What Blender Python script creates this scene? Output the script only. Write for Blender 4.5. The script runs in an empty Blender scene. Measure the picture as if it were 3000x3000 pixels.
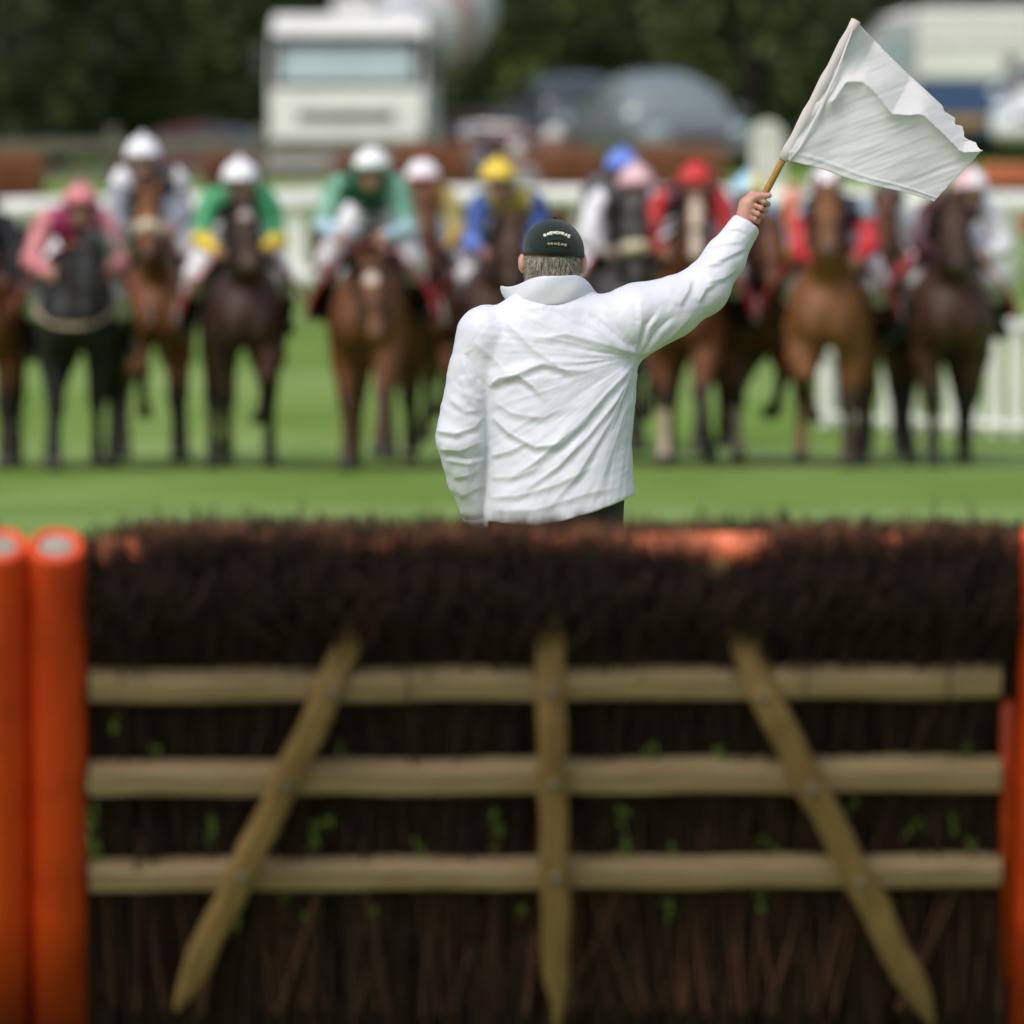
import bpy, math, random
import numpy as np
from mathutils import Vector, Matrix, noise as mnoise
rad = math.radians
random.seed(11); RNG = np.random.default_rng(11)
S = bpy.context.scene

# ------------------------------------------------------------------ camera, sky, sun, exposure
CAMZ, FPX, HZ = 1.7, 27000.0, 680.0          # eye height, focal length in photo pixels, horizon row (photo is 3000 px)
cam = bpy.data.cameras.new('camera'); camo = bpy.data.objects.new('camera', cam); S.collection.objects.link(camo)
camo.location = (0, 0, CAMZ); camo.rotation_euler = (rad(90), 0, 0)
cam.sensor_fit = 'HORIZONTAL'; cam.sensor_width = 36; cam.sensor_height = 36; cam.lens = 36 * FPX / 3000
cam.shift_y = -(1500 - HZ) / 3000
cam.clip_start = 0.5; cam.clip_end = 3000
cam.dof.use_dof = True; cam.dof.focus_distance = 28.9; cam.dof.aperture_fstop = 3.2; cam.dof.aperture_blades = 9
S.camera = camo
W = bpy.data.worlds.new('World'); S.world = W; W.use_nodes = True
nt = W.node_tree; nt.nodes.clear()
sky = nt.nodes.new('ShaderNodeTexSky'); sky.sky_type = 'NISHITA'; sky.sun_disc = False
sky.sun_elevation = rad(52); sky.sun_rotation = rad(215); sky.air_density = 1.2; sky.dust_density = 4.0; sky.ozone_density = 1.0
hsv = nt.nodes.new('ShaderNodeHueSaturation'); hsv.inputs['Saturation'].default_value = 0.7
bgn = nt.nodes.new('ShaderNodeBackground'); bgn.inputs['Strength'].default_value = 0.15
wo = nt.nodes.new('ShaderNodeOutputWorld')
nt.links.new(sky.outputs[0], hsv.inputs['Color']); nt.links.new(hsv.outputs[0], bgn.inputs[0]); nt.links.new(bgn.outputs[0], wo.inputs[0])
sl = bpy.data.lights.new('sun', 'SUN'); sl.energy = 1.25; sl.angle = rad(30); sl.color = (1.0, 0.985, 0.965)
so = bpy.data.objects.new('sun', sl); S.collection.objects.link(so)
_az, _el = rad(215), rad(52)
_d = Vector((math.sin(_az) * math.cos(_el), math.cos(_az) * math.cos(_el), math.sin(_el)))   # towards the sun: behind and left of the camera
so.rotation_euler = _d.to_track_quat('Z', 'Y').to_euler()
S.view_settings.view_transform = 'Standard'; S.view_settings.look = 'None'
S.view_settings.exposure = 0.14; S.view_settings.gamma = 1.0
S.view_settings.use_curve_mapping = False

# ------------------------------------------------------------------ helpers
def P(px, py, D):
    return Vector((float((px - 1500) / FPX * D), float(D), float(CAMZ - (py - HZ) / FPX * D)))
def gz(D):                                   # height of the turf at distance D
    return float(np.interp(D, [0, 22, 26, 73, 106, 112, 130, 150, 200, 400], [-.07, -.07, 0, 0, 1.03, 1.12, 2.45, 2.7, 3.4, 5]))
def s2l(r, g, b):
    f = lambda c: (c / 12.92 if c <= 0.04045 else ((c + 0.055) / 1.055) ** 2.4)
    return (f(r / 255), f(g / 255), f(b / 255), 1)

_mats = {}
def mat(name, col, rough=0.7, col2=None, scale=8.0, bump=0.0, metal=0.0, spec=0.5, detail=4.0, stretch=(1, 1, 1), trans=0.0, attr=None, lo=0.35, hi=0.65, bumpscale=None, sheen=0.0):
    if name in _mats: return _mats[name]
    m = bpy.data.materials.new(name); m.use_nodes = True; t = m.node_tree; n = t.nodes; b = n['Principled BSDF']
    b.inputs['Roughness'].default_value = rough; b.inputs['Metallic'].default_value = metal
    b.inputs['Specular IOR Level'].default_value = spec
    if sheen: b.inputs['Sheen Weight'].default_value = sheen
    if len(col) == 3: col = (*col, 1)
    if col2 is None: col2 = tuple(c * 0.72 for c in col[:3])
    if len(col2) == 3: col2 = (*col2, 1)
    tc = n.new('ShaderNodeTexCoord'); mp = n.new('ShaderNodeMapping'); mp.inputs['Scale'].default_value = stretch
    t.links.new(tc.outputs['Object'], mp.inputs[0])
    nz = n.new('ShaderNodeTexNoise'); nz.inputs['Scale'].default_value = scale; nz.inputs['Detail'].default_value = detail
    t.links.new(mp.outputs[0], nz.inputs['Vector'])
    rp = n.new('ShaderNodeValToRGB'); rp.color_ramp.elements[0].position = lo; rp.color_ramp.elements[1].position = hi
    rp.color_ramp.elements[0].color = col2; rp.color_ramp.elements[1].color = col
    if attr:
        at = n.new('ShaderNodeAttribute'); at.attribute_name = attr
        ad = n.new('ShaderNodeMath'); ad.operation = 'ADD'; ad.inputs[1].default_value = 0
        mx = n.new('ShaderNodeMath'); mx.operation = 'MULTIPLY_ADD'; mx.inputs[1].default_value = 0.3
        t.links.new(nz.outputs[0], mx.inputs[0]); t.links.new(at.outputs['Fac'], mx.inputs[2]); t.links.new(mx.outputs[0], rp.inputs[0])
    else: t.links.new(nz.outputs[0], rp.inputs[0])
    t.links.new(rp.outputs[0], b.inputs['Base Color'])
    if bump:
        nb = n.new('ShaderNodeTexNoise'); nb.inputs['Scale'].default_value = bumpscale or scale * 4; nb.inputs['Detail'].default_value = 5
        t.links.new(mp.outputs[0], nb.inputs['Vector'])
        bp = n.new('ShaderNodeBump'); bp.inputs['Strength'].default_value = bump; bp.inputs['Distance'].default_value = 0.02
        t.links.new(nb.outputs[0], bp.inputs['Height']); t.links.new(bp.outputs[0], b.inputs['Normal'])
    if trans:
        tr = n.new('ShaderNodeBsdfTranslucent'); ms = n.new('ShaderNodeMixShader'); ms.inputs[0].default_value = trans
        t.links.new(rp.outputs[0], tr.inputs[0]); t.links.new(b.outputs[0], ms.inputs[1]); t.links.new(tr.outputs[0], ms.inputs[2])
        t.links.new(ms.outputs[0], n['Material Output'].inputs[0])
    _mats[name] = m; return m

def mesh(name, V, F, mats, parent=None, idx=None, smooth=True, attrs=None):
    """one mesh object from arrays; F is an (n,3) or (n,4) array or a list of index lists"""
    me = bpy.data.meshes.new(name)
    V = np.asarray(V, dtype=np.float32).reshape(-1, 3)
    if isinstance(F, np.ndarray):
        n, k = F.shape
        me.vertices.add(len(V)); me.vertices.foreach_set('co', V.ravel())
        me.loops.add(n * k); me.loops.foreach_set('vertex_index', F.astype(np.int32).ravel())
        me.polygons.add(n); me.polygons.foreach_set('loop_start', np.arange(0, n * k, k, dtype=np.int32))
        me.update(calc_edges=True)
    else:
        me.from_pydata(V.tolist(), [], F); me.update()
    if not isinstance(mats, (list, tuple)): mats = [mats]
    for m in mats: me.materials.append(m)
    if idx is not None: me.polygons.foreach_set('material_index', np.asarray(idx, dtype=np.int32))
    me.polygons.foreach_set('use_smooth', np.full(len(me.polygons), smooth))
    for a, v in (attrs or {}).items():
        at = me.attributes.new(a, 'FLOAT', 'POINT'); at.data.foreach_set('value', np.asarray(v, dtype=np.float32))
    me.validate()
    return link(name, me, parent)
def link(name, me, parent=None):
    o = bpy.data.objects.new(name, me); S.collection.objects.link(o)
    if parent is not None: o.parent = parent
    return o
def tag(o, label=None, cat=None, group=None, kind=None):
    if label: o['label'] = label
    if cat: o['category'] = cat
    if group: o['group'] = group
    if kind: o['kind'] = kind
    return o
def empty(name, loc, label, cat, group=None, rot=(0, 0, 0)):
    o = bpy.data.objects.new(name, None); S.collection.objects.link(o); o.empty_display_size = 0.3
    o.location = loc; o.rotation_euler = rot
    return tag(o, label, cat, group)

class MB:
    """collects simple closed shapes into one mesh"""
    def __init__(s): s.V = []; s.F = []; s.I = []
    def add(s, V, F, i=0):
        o = len(s.V); s.V += [tuple(v) for v in V]; s.F += [[o + k for k in f] for f in F]; s.I += [i] * len(F)
    def box(s, c, d, i=0, R=None, bev=0.0):
        x, y, z = (k / 2 for k in d); b = min(bev, x * .9, y * .9, z * .9)
        if b <= 0:
            V = [Vector((sx * x, sy * y, sz * z)) for sx in (-1, 1) for sy in (-1, 1) for sz in (-1, 1)]
            F = [(0, 1, 3, 2), (4, 6, 7, 5), (0, 4, 5, 1), (2, 3, 7, 6), (0, 2, 6, 4), (1, 5, 7, 3)]
        else:
            V = []; F = []
            for sx in (-1, 1):
                for sy in (-1, 1):
                    for sz in (-1, 1):
                        V += [Vector((sx * x, sy * (y - b), sz * (z - b))), Vector((sx * (x - b), sy * y, sz * (z - b))), Vector((sx * (x - b), sy * (y - b), sz * z))]
            g = lambda a, bb, c, k: ((a * 2 + bb) * 2 + c) * 3 + k
            for a in (0, 1):
                q = [g(a, 0, 0, 0), g(a, 1, 0, 0), g(a, 1, 1, 0), g(a, 0, 1, 0)]; F.append(q if a else q[::-1])
                q = [g(0, a, 0, 1), g(0, a, 1, 1), g(1, a, 1, 1), g(1, a, 0, 1)]; F.append(q if a else q[::-1])
                q = [g(0, 0, a, 2), g(1, 0, a, 2), g(1, 1, a, 2), g(0, 1, a, 2)]; F.append(q if a else q[::-1])
                for h in (0, 1):
                    F.append([g(a, h, 0, 0), g(a, h, 1, 0), g(a, h, 1, 1), g(a, h, 0, 1)])
                    F.append([g(a, 0, h, 0), g(a, 1, h, 0), g(a, 1, h, 2), g(a, 0, h, 2)])
                    F.append([g(0, a, h, 1), g(1, a, h, 1), g(1, a, h, 2), g(0, a, h, 2)])
                    for e in (0, 1): F.append([g(a, h, e, 0), g(a, h, e, 1), g(a, h, e, 2)])
        if R is not None: V = [R @ v for v in V]
        c = Vector([float(q) for q in c]); s.add([v + c for v in V], F, i); return s
    def tube(s, pts, r, n=8, i=0, cap=True, flat=1.0):
        pts = [Vector([float(q) for q in p]) for p in pts]; m = len(pts)
        rs = r if isinstance(r, (list, tuple)) else [r] * m
        V = []; prev = None
        for k, p in enumerate(pts):
            t = (pts[min(k + 1, m - 1)] - pts[max(k - 1, 0)]).normalized()
            if prev is None:
                a = Vector((0, 0, 1)) if abs(t.z) < .9 else Vector((0, 1, 0)); u = t.cross(a).normalized()
            else: u = (prev - t * prev.dot(t)).normalized()
            prev = u; v = t.cross(u)
            for j in range(n):
                th = 2 * math.pi * j / n; V.append(p + u * math.cos(th) * rs[k] + v * math.sin(th) * rs[k] * flat)
        F = [[k * n + j, k * n + (j + 1) % n, (k + 1) * n + (j + 1) % n, (k + 1) * n + j] for k in range(m - 1) for j in range(n)]
        if cap: F += [list(range(n))[::-1], [(m - 1) * n + j for j in range(n)]]
        s.add(V, F, i); return s
    def prism(s, poly, axis, a, b, i=0):
        """polygon of (u,v) swept from a to b along axis 0/1/2"""
        mk = {0: lambda u, v, w: (w, u, v), 1: lambda u, v, w: (u, w, v), 2: lambda u, v, w: (u, v, w)}[axis]
        n = len(poly); V = [mk(u, v, a) for u, v in poly] + [mk(u, v, b) for u, v in poly]
        F = [[j, (j + 1) % n, n + (j + 1) % n, n + j] for j in range(n)] + [list(range(n))[::-1], [n + j for j in range(n)]]
        s.add(V, F, i); return s
    def lathe(s, prof, c, axis, n=20, i=0):
        """(radius, along) profile turned round an axis through c"""
        ax = Vector(axis).normalized(); a = Vector((0, 0, 1)) if abs(ax.z) < .9 else Vector((1, 0, 0)); u = ax.cross(a).normalized(); v = ax.cross(u); c = Vector(c)
        V = [c + ax * h + (u * math.cos(2 * math.pi * j / n) + v * math.sin(2 * math.pi * j / n)) * r for r, h in prof for j in range(n)]
        m = len(prof)
        F = [[k * n + j, k * n + (j + 1) % n, (k + 1) * n + (j + 1) % n, (k + 1) * n + j] for k in range(m - 1) for j in range(n)]
        F += [list(range(n))[::-1], [(m - 1) * n + j for j in range(n)]]
        s.add(V, F, i); return s
    def sphere(s, c, r, n=12, m=8, i=0):
        r = r if isinstance(r, (tuple, list)) else (r, r, r); c = Vector(c); V = [c + Vector((0, 0, r[2]))]
        for k in range(1, m):
            ph = math.pi * k / m
            V += [c + Vector((r[0] * math.sin(ph) * math.cos(2 * math.pi * j / n), r[1] * math.sin(ph) * math.sin(2 * math.pi * j / n), r[2] * math.cos(ph))) for j in range(n)]
        V.append(c - Vector((0, 0, r[2])))
        F = [[0, 1 + j, 1 + (j + 1) % n] for j in range(n)]
        for k in range(m - 2): F += [[1 + k * n + j, 1 + (k + 1) * n + j, 1 + (k + 1) * n + (j + 1) % n, 1 + k * n + (j + 1) % n] for j in range(n)]
        L = len(V) - 1; F += [[L, 1 + (m - 2) * n + (j + 1) % n, 1 + (m - 2) * n + j] for j in range(n)]
        s.add(V, F, i); return s
    def build(s, name, mats, parent=None, smooth=False, **kw):
        return mesh(name, s.V, s.F, mats, parent, s.I if isinstance(mats, (list, tuple)) else None, smooth, **kw)

# ------------------------------------------------------------------ smooth bodies: distance fields turned into one surface
def cap(a, b, ra, rb=None, sc=(1, 1, 1), reg=0, k=None):
    return dict(t='cap', a=np.array(a, float), b=np.array(b, float), ra=ra, rb=ra if rb is None else rb, sc=np.array(sc, float), reg=reg, k=k)
def ell(c, r, reg=0, k=None):
    return dict(t='ell', a=np.array(c, float), r=np.array(r, float), reg=reg, k=k)
def chain(pts, reg=0, sc=(1, 1, 1), k=None):
    return [cap(p[:3], q[:3], p[3], q[3], sc, reg, k) for p, q in zip(pts[:-1], pts[1:])]
def pd(p, X, Y, Z):
    if p['t'] == 'cap':
        sx, sy, sz = p['sc']; a = p['a'] / p['sc']; ba = p['b'] / p['sc'] - a
        x, y, z = X / sx - a[0], Y / sy - a[1], Z / sz - a[2]
        t = np.clip((x * ba[0] + y * ba[1] + z * ba[2]) / max(ba @ ba, 1e-12), 0, 1)
        return (np.sqrt((x - t * ba[0]) ** 2 + (y - t * ba[1]) ** 2 + (z - t * ba[2]) ** 2) - (p['ra'] + (p['rb'] - p['ra']) * t)) * min(sx, sy, sz)
    if p['t'] == 'ell':
        r = p['r']; x, y, z = (X - p['a'][0]) / r[0], (Y - p['a'][1]) / r[1], (Z - p['a'][2]) / r[2]
        q = np.sqrt(x * x + y * y + z * z) + 1e-9; g = np.sqrt((x / r[0]) ** 2 + (y / r[1]) ** 2 + (z / r[2]) ** 2) + 1e-9
        return q * (q - 1) / g
    return p['f'](X, Y, Z)
def pb(p):
    if p['t'] == 'cap':
        m = max(p['ra'], p['rb']) * p['sc']; return np.minimum(p['a'], p['b']) - m, np.maximum(p['a'], p['b']) + m
    if p['t'] == 'ell': return p['a'] - p['r'], p['a'] + p['r']
    return np.array(p['lo'], float), np.array(p['hi'], float)
def surface(prims, h, k=0.03, cut=None, smooth=1):
    """surface-net mesh of the smooth union; returns verts, quads, region per vertex"""
    lo = np.min([pb(p)[0] for p in prims], 0) - 3 * h; hi = np.max([pb(p)[1] for p in prims], 0) + 3 * h
    n = np.ceil((hi - lo) / h).astype(int) + 1
    ax = [lo[i] + h * np.arange(n[i]) for i in range(3)]
    G = np.full(n, 1.0, dtype=np.float32)
    for p in prims:
        kk = k if p['k'] is None else p['k']
        a, b = pb(p); m = kk + 4 * h
        i0 = np.clip(np.floor((a - m - lo) / h).astype(int), 0, n - 1); i1 = np.clip(np.ceil((b + m - lo) / h).astype(int) + 1, 1, n)
        sl_ = tuple(slice(i0[i], i1[i]) for i in range(3))
        X, Y, Z = np.meshgrid(*[ax[i][sl_[i]] for i in range(3)], indexing='ij', sparse=True)
        d = pd(p, X, Y, Z); g = G[sl_]
        t = np.clip(.5 + .5 * (g - d) / kk, 0, 1)
        G[sl_] = g * (1 - t) + d * t - kk * t * (1 - t)
    if cut is not None:
        X, Y, Z = np.meshgrid(*ax, indexing='ij', sparse=True); G = np.maximum(G, cut(X, Y, Z)).astype(np.float32)
    I = G < 0
    c = [(i, j, l) for i in (0, 1) for j in (0, 1) for l in (0, 1)]
    def sub(A, o): return A[o[0]:A.shape[0] - 1 + o[0], o[1]:A.shape[1] - 1 + o[1], o[2]:A.shape[2] - 1 + o[2]]
    cnt = sum(sub(I, o).astype(np.int8) for o in c)
    act = (cnt > 0) & (cnt < 8); ids = np.argwhere(act)
    vid = np.full(act.shape, -1, dtype=np.int64); vid[act] = np.arange(len(ids))
    acc = np.zeros((len(ids), 3)); num = np.zeros(len(ids))
    cv = {o: G[ids[:, 0] + o[0], ids[:, 1] + o[1], ids[:, 2] + o[2]].astype(float) for o in c}
    for o in c:
        for axis in range(3):
            if o[axis]: continue
            q = list(o); q[axis] = 1; q = tuple(q); va, vb = cv[o], cv[q]
            s = (va < 0) != (vb < 0); t = np.where(s, va / np.where(s, va - vb, 1), 0)
            pt = np.tile(np.array(o, float), (len(ids), 1)); pt[:, axis] += t
            acc[s] += pt[s]; num[s] += 1
    V = lo + h * (ids + acc / num[:, None])
    Q = []
    for axis in range(3):
        o = [slice(None)] * 3; p_ = [slice(None)] * 3; o[axis] = slice(0, -1); p_[axis] = slice(1, None)
        A, B = I[tuple(o)], I[tuple(p_)]; e = np.argwhere(A != B)
        b, cc = [x for x in range(3) if x != axis]
        e = e[(e[:, b] > 0) & (e[:, cc] > 0) & (e[:, b] < n[b] - 1) & (e[:, cc] < n[cc] - 1)]
        fl = A[e[:, 0], e[:, 1], e[:, 2]]
        def cell(db, dc):
            f = e.copy(); f[:, b] -= db; f[:, cc] -= dc; return vid[f[:, 0], f[:, 1], f[:, 2]]
        q = np.stack([cell(1, 1), cell(0, 1), cell(0, 0), cell(1, 0)], 1)
        if axis == 1: fl = ~fl
        Q.append(np.where(fl[:, None], q, q[:, ::-1]))
    Q = np.concatenate(Q)
    for _ in range(smooth): V = relax(V, Q)
    reg = np.argmin(np.stack([pd(p, V[:, 0], V[:, 1], V[:, 2]) for p in prims]), 0)
    reg = np.array([p['reg'] for p in prims])[reg]
    return V, Q, reg
def relax(V, Q, f=0.5):
    s = np.zeros_like(V); w = np.zeros(len(V))
    for a, b in ((0, 1), (1, 2), (2, 3), (3, 0)):
        np.add.at(s, Q[:, a], V[Q[:, b]]); np.add.at(w, Q[:, a], 1); np.add.at(s, Q[:, b], V[Q[:, a]]); np.add.at(w, Q[:, b], 1)
    return V * (1 - f) + f * s / np.maximum(w, 1)[:, None]
def normals(V, Q):
    fn = np.cross(V[Q[:, 2]] - V[Q[:, 0]], V[Q[:, 3]] - V[Q[:, 1]]); N = np.zeros_like(V)
    for j in range(4): np.add.at(N, Q[:, j], fn)
    return N / (np.linalg.norm(N, axis=1, keepdims=True) + 1e-12)
def shell(V, Q, N, keep, off):
    """the faces whose vertices are all kept, lifted off the body: a garment"""
    fk = keep[Q].sum(1) >= 3; q = Q[fk]; u = np.unique(q); m = np.full(len(V), -1); m[u] = np.arange(len(u))
    return V[u] + N[u] * off, m[q], u
def fist(g, a, s, n, w, reg=9):
    """a hand closed on a rod: g grip point, a rod axis, s side the fingers pass, n side they end on, w wrist"""
    g, a, s, n, w = (np.array(x, float) for x in (g, a, s, n, w)); pr = []
    pr += [cap(w, g - s * .03, .026, .031, reg=reg), cap(g + a * .03 - s * .026 - n * .006, g - a * .034 - s * .024 - n * .006, .023, .02, reg=reg)]
    for o, L in ((.032, 1.0), (.011, 1.08), (-.01, 1.02), (-.03, .85)):
        b = g + a * o; r = .0092 * (.9 + .1 * L)
        pts = [(*(b - s * .022 - n * .018), r * 1.1), (*(b + s * .012 * L - n * .022), r * 1.05), (*(b + s * .022 * L + n * .002), r), (*(b + s * .008 + n * .021 * L), r * .9), (*(b - s * .008 + n * .022), r * .82)]
        pr += chain(pts, reg, k=.004)
    pr += chain([(*(g + a * .005 - s * .036 + n * .012), .014), (*(g + a * .04 - s * .018 + n * .022), .0115), (*(g + a * .058 + s * .012 + n * .02), .0095)], reg, k=.006)
    return pr

# ------------------------------------------------------------------ materials of the place
WHITE_PVC = mat('white plastic rail', (.80, .80, .76), .45, (.70, .71, .66), 3, bump=.1)
TWIG = mat('birch twig', (.105, .054, .032), .8, (.028, .016, .011), 6, attr='tint', lo=.15, hi=1.05)
WOOD = mat('weathered rail wood', (.46, .345, .185), .75, (.34, .245, .12), 5, bump=.4, stretch=(1, 6, 9), detail=6)
WOODB = mat('weathered brace wood', (.34, .225, .075), .75, (.24, .155, .048), 5, bump=.4, stretch=(6, 6, 1), detail=6)
ORANGE = mat('orange vinyl pad', (.78, .076, .002), .6, (.56, .05, .002), 5, bump=.12, lo=.3, hi=.55)
RUBBER = mat('black rubber', (.02, .02, .021), .7); DARKM = mat('dark trim', (.035, .036, .038), .5)
STEEL = mat('galvanised steel', (.45, .46, .45), .4, metal=.8)
GLASS = mat('pale glass with painted sky tone', (.30, .40, .42), .08, (.26, .35, .37), 1.2, spec=1.0)  # pale sky reflection painted into the glass colour
GLASSD = mat('dark car glass', (.03, .04, .045), .05, spec=1.0)
BARK = mat('dark bark', (.05, .04, .03), .9, bump=.5)
FENCEW = mat('grey fence wood', (.13, .125, .095), .85, (.085, .08, .06), 5, bump=.3, stretch=(1, 4, 4))

# ------------------------------------------------------------------ turf
def build_turf():
    xs = np.concatenate([np.linspace(-260, -30, 12), np.linspace(-25, 25, 41), np.linspace(30, 260, 12)])
    ys = np.concatenate([np.linspace(-30, 60, 31), np.linspace(62, 160, 60), np.linspace(170, 500, 16)])
    V = [(x, y, gz(y) + .02 * math.sin(x * .7 + y * .31) * min(1, max(0, (y - 10) / 10)) * (0 if 60 < y < 75 else 1)) for y in ys for x in xs]; n = len(xs)
    F = np.array([[j * n + i, j * n + i + 1, (j + 1) * n + i + 1, (j + 1) * n + i] for j in range(len(ys) - 1) for i in range(n - 1)])
    m = bpy.data.materials.new('mown turf'); m.use_nodes = True; t = m.node_tree; N = t.nodes; b = N['Principled BSDF']
    b.inputs['Roughness'].default_value = .9; b.inputs['Specular IOR Level'].default_value = .2
    g = N.new('ShaderNodeNewGeometry'); sp = N.new('ShaderNodeSeparateXYZ'); t.links.new(g.outputs['Position'], sp.inputs[0])
    def noise(scale, det, st=(1, 1, 1)):
        mp = N.new('ShaderNodeMapping'); mp.inputs['Scale'].default_value = st; t.links.new(g.outputs['Position'], mp.inputs[0])
        q = N.new('ShaderNodeTexNoise'); q.inputs['Scale'].default_value = scale; q.inputs['Detail'].default_value = det; t.links.new(mp.outputs[0], q.inputs['Vector']); return q
    def ramp(src, a, b_, lo, hi):
        r = N.new('ShaderNodeValToRGB'); r.color_ramp.elements[0].position = lo; r.color_ramp.elements[1].position = hi
        r.color_ramp.elements[0].color = (*a, 1); r.color_ramp.elements[1].color = (*b_, 1); t.links.new(src, r.inputs[0]); return r
    def mix(f, a, b_, mode='MIX'):
        x = N.new('ShaderNodeMix'); x.data_type = 'RGBA'; x.blend_type = mode
        if isinstance(f, float): x.inputs[0].default_value = f
        else: t.links.new(f, x.inputs[0])
        t.links.new(a, x.inputs[6]); t.links.new(b_, x.inputs[7]); return x
    # mowing stripes across the track, made uneven by noise; blades lie away or towards
    wv = N.new('ShaderNodeMath'); wv.operation = 'MULTIPLY_ADD'; wv.inputs[1].default_value = .42; wv.inputs[2].default_value = 1.3; t.links.new(sp.outputs[1], wv.inputs[0])
    n1 = noise(.12, 3); ad = N.new('ShaderNodeMath'); ad.operation = 'MULTIPLY_ADD'; ad.inputs[1].default_value = 5.0; t.links.new(n1.outputs[0], ad.inputs[0]); t.links.new(wv.outputs[0], ad.inputs[2])
    sn = N.new('ShaderNodeMath'); sn.operation = 'SINE'; t.links.new(ad.outputs[0], sn.inputs[0])
    st = ramp(sn.outputs[0], (.125, .225, .024), (.235, .345, .115), .1, .9)
    n2 = noise(.55, 7, (1, .3, 1)); pt = ramp(n2.outputs[0], (.10, .19, .014), (.26, .35, .105), .3, .7)
    n3 = noise(40, 4); fine = ramp(n3.outputs[0], (.55, .6, .5), (1.25, 1.2, 1.2), .3, .7)
    m1 = mix(.6, st.outputs[0], pt.outputs[0]); m2 = mix(.6, m1.outputs[2], fine.outputs[0], 'MULTIPLY')
    # mud colour added on the unseen landing side, cutting green bounce light
    mr = N.new('ShaderNodeMapRange'); mr.inputs[1].default_value = 20.4; mr.inputs[2].default_value = 19.2; mr.clamp = True; t.links.new(sp.outputs[1], mr.inputs[0])
    n4 = noise(2.2, 5); mu = N.new('ShaderNodeMath'); mu.operation = 'MULTIPLY'; r4 = ramp(n4.outputs[0], (.45, .45, .45), (1, 1, 1), .35, .6); t.links.new(r4.outputs[0], mu.inputs[0]); t.links.new(mr.outputs[0], mu.inputs[1])
    added_mud = N.new('ShaderNodeRGB'); added_mud.outputs[0].default_value = (.11, .085, .055, 1); m3 = mix(mu.outputs[0], m2.outputs[2], added_mud.outputs[0]); m2 = m3
    t.links.new(m2.outputs[2], b.inputs['Base Color'])
    bp = N.new('ShaderNodeBump'); bp.inputs['Strength'].default_value = .6; bp.inputs['Distance'].default_value = .03; t.links.new(n3.outputs[0], bp.inputs['Height']); t.links.new(bp.outputs[0], b.inputs['Normal'])
    tag(mesh('grass_turf', V, F, m), kind='structure', label='green mown racecourse turf')
build_turf()
# tufts of real grass round the foot of the hurdle and the steward, where a viewer could stand close
def grass():
    n = 30000; bx = RNG.normal(0, 1.9, n); by = 21.0 + np.abs(RNG.normal(0, 6.0, n)); L = RNG.uniform(.02, .05, n); a = RNG.uniform(0, 6.28, n); ln = RNG.uniform(0, .03, n); w = .003
    bz = np.array([gz(y) for y in by]) - .004
    p = np.stack([bx, by, bz], 1); dx = np.stack([np.cos(a), np.sin(a), 0 * a], 1)
    tip = p + np.stack([-np.sin(a) * ln, np.cos(a) * ln, L], 1); mid = p * .45 + tip * .55 + np.array([0, 0, .008])
    V = np.concatenate([p - dx * w, p + dx * w, mid + dx * w * .7, mid - dx * w * .7, tip]); i = np.arange(n)
    F = [*np.stack([i, i + n, i + 2 * n], 1), *np.stack([i, i + 2 * n, i + 3 * n], 1), *np.stack([i + 3 * n, i + 2 * n, i + 4 * n], 1)]
    o = mesh('grass', V, np.array(F), mat('grass blade', (.16, .27, .05), .8, (.10, .19, .02), 2, trans=.3))
    tag(o, 'short green grass blades around the hurdle and the steward', 'grass', kind='stuff')
grass()

# ------------------------------------------------------------------ running rails, white wing fence, post-and-rail fence
def rail_tube(mb, pts, ry, rz):
    mb.tube(pts, rz, 10, flat=1.0)
def running_rail():
    D0 = 106
    t = empty('running_rail', P(1500, 850, D0), 'long white plastic running rail behind the galloping horses', 'rail')
    o = t.location; ctrl = [(-900, 634, 104), (0, 616, 105), (500, 600, 106), (1100, 577, 108), (2000, 578, 108), (2900, 594, 106), (3900, 612, 104)]
    px = [c[0] for c in ctrl]
    def at(x): return P(x, np.interp(x, px, [c[1] for c in ctrl]), np.interp(x, px, [c[2] for c in ctrl]))
    xs = [-900, 0, 500, 1100, 2000, 2900, 3900]
    for a, b in zip(xs[:-1], xs[1:]):
        m = MB(); A, B = at(a) - o, at(b) - o; d = (B - A).normalized() * .004
        m.tube([A + d + (B - A) * k / 4 for k in range(4)] + [B - d], .125, 12); m.build('rail', WHITE_PVC, t, True)
    for x, w in ((-560, .1), (40, .11), (1180, .1), (1700, .1), (2420, .1), (2962, .11), (3500, .1)):
        p = at(x) - o; g = gz(at(x).y) - o.z; m = MB()
        m.tube([(p.x, p.y + .14, g - .1), (p.x, p.y + .14, g + .5), (p.x, p.y + .1, p.z - .16), (p.x, p.y, p.z - .06)], [w, w, w, w * .9], 10); m.build('post', WHITE_PVC, t, True)
running_rail()
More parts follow.
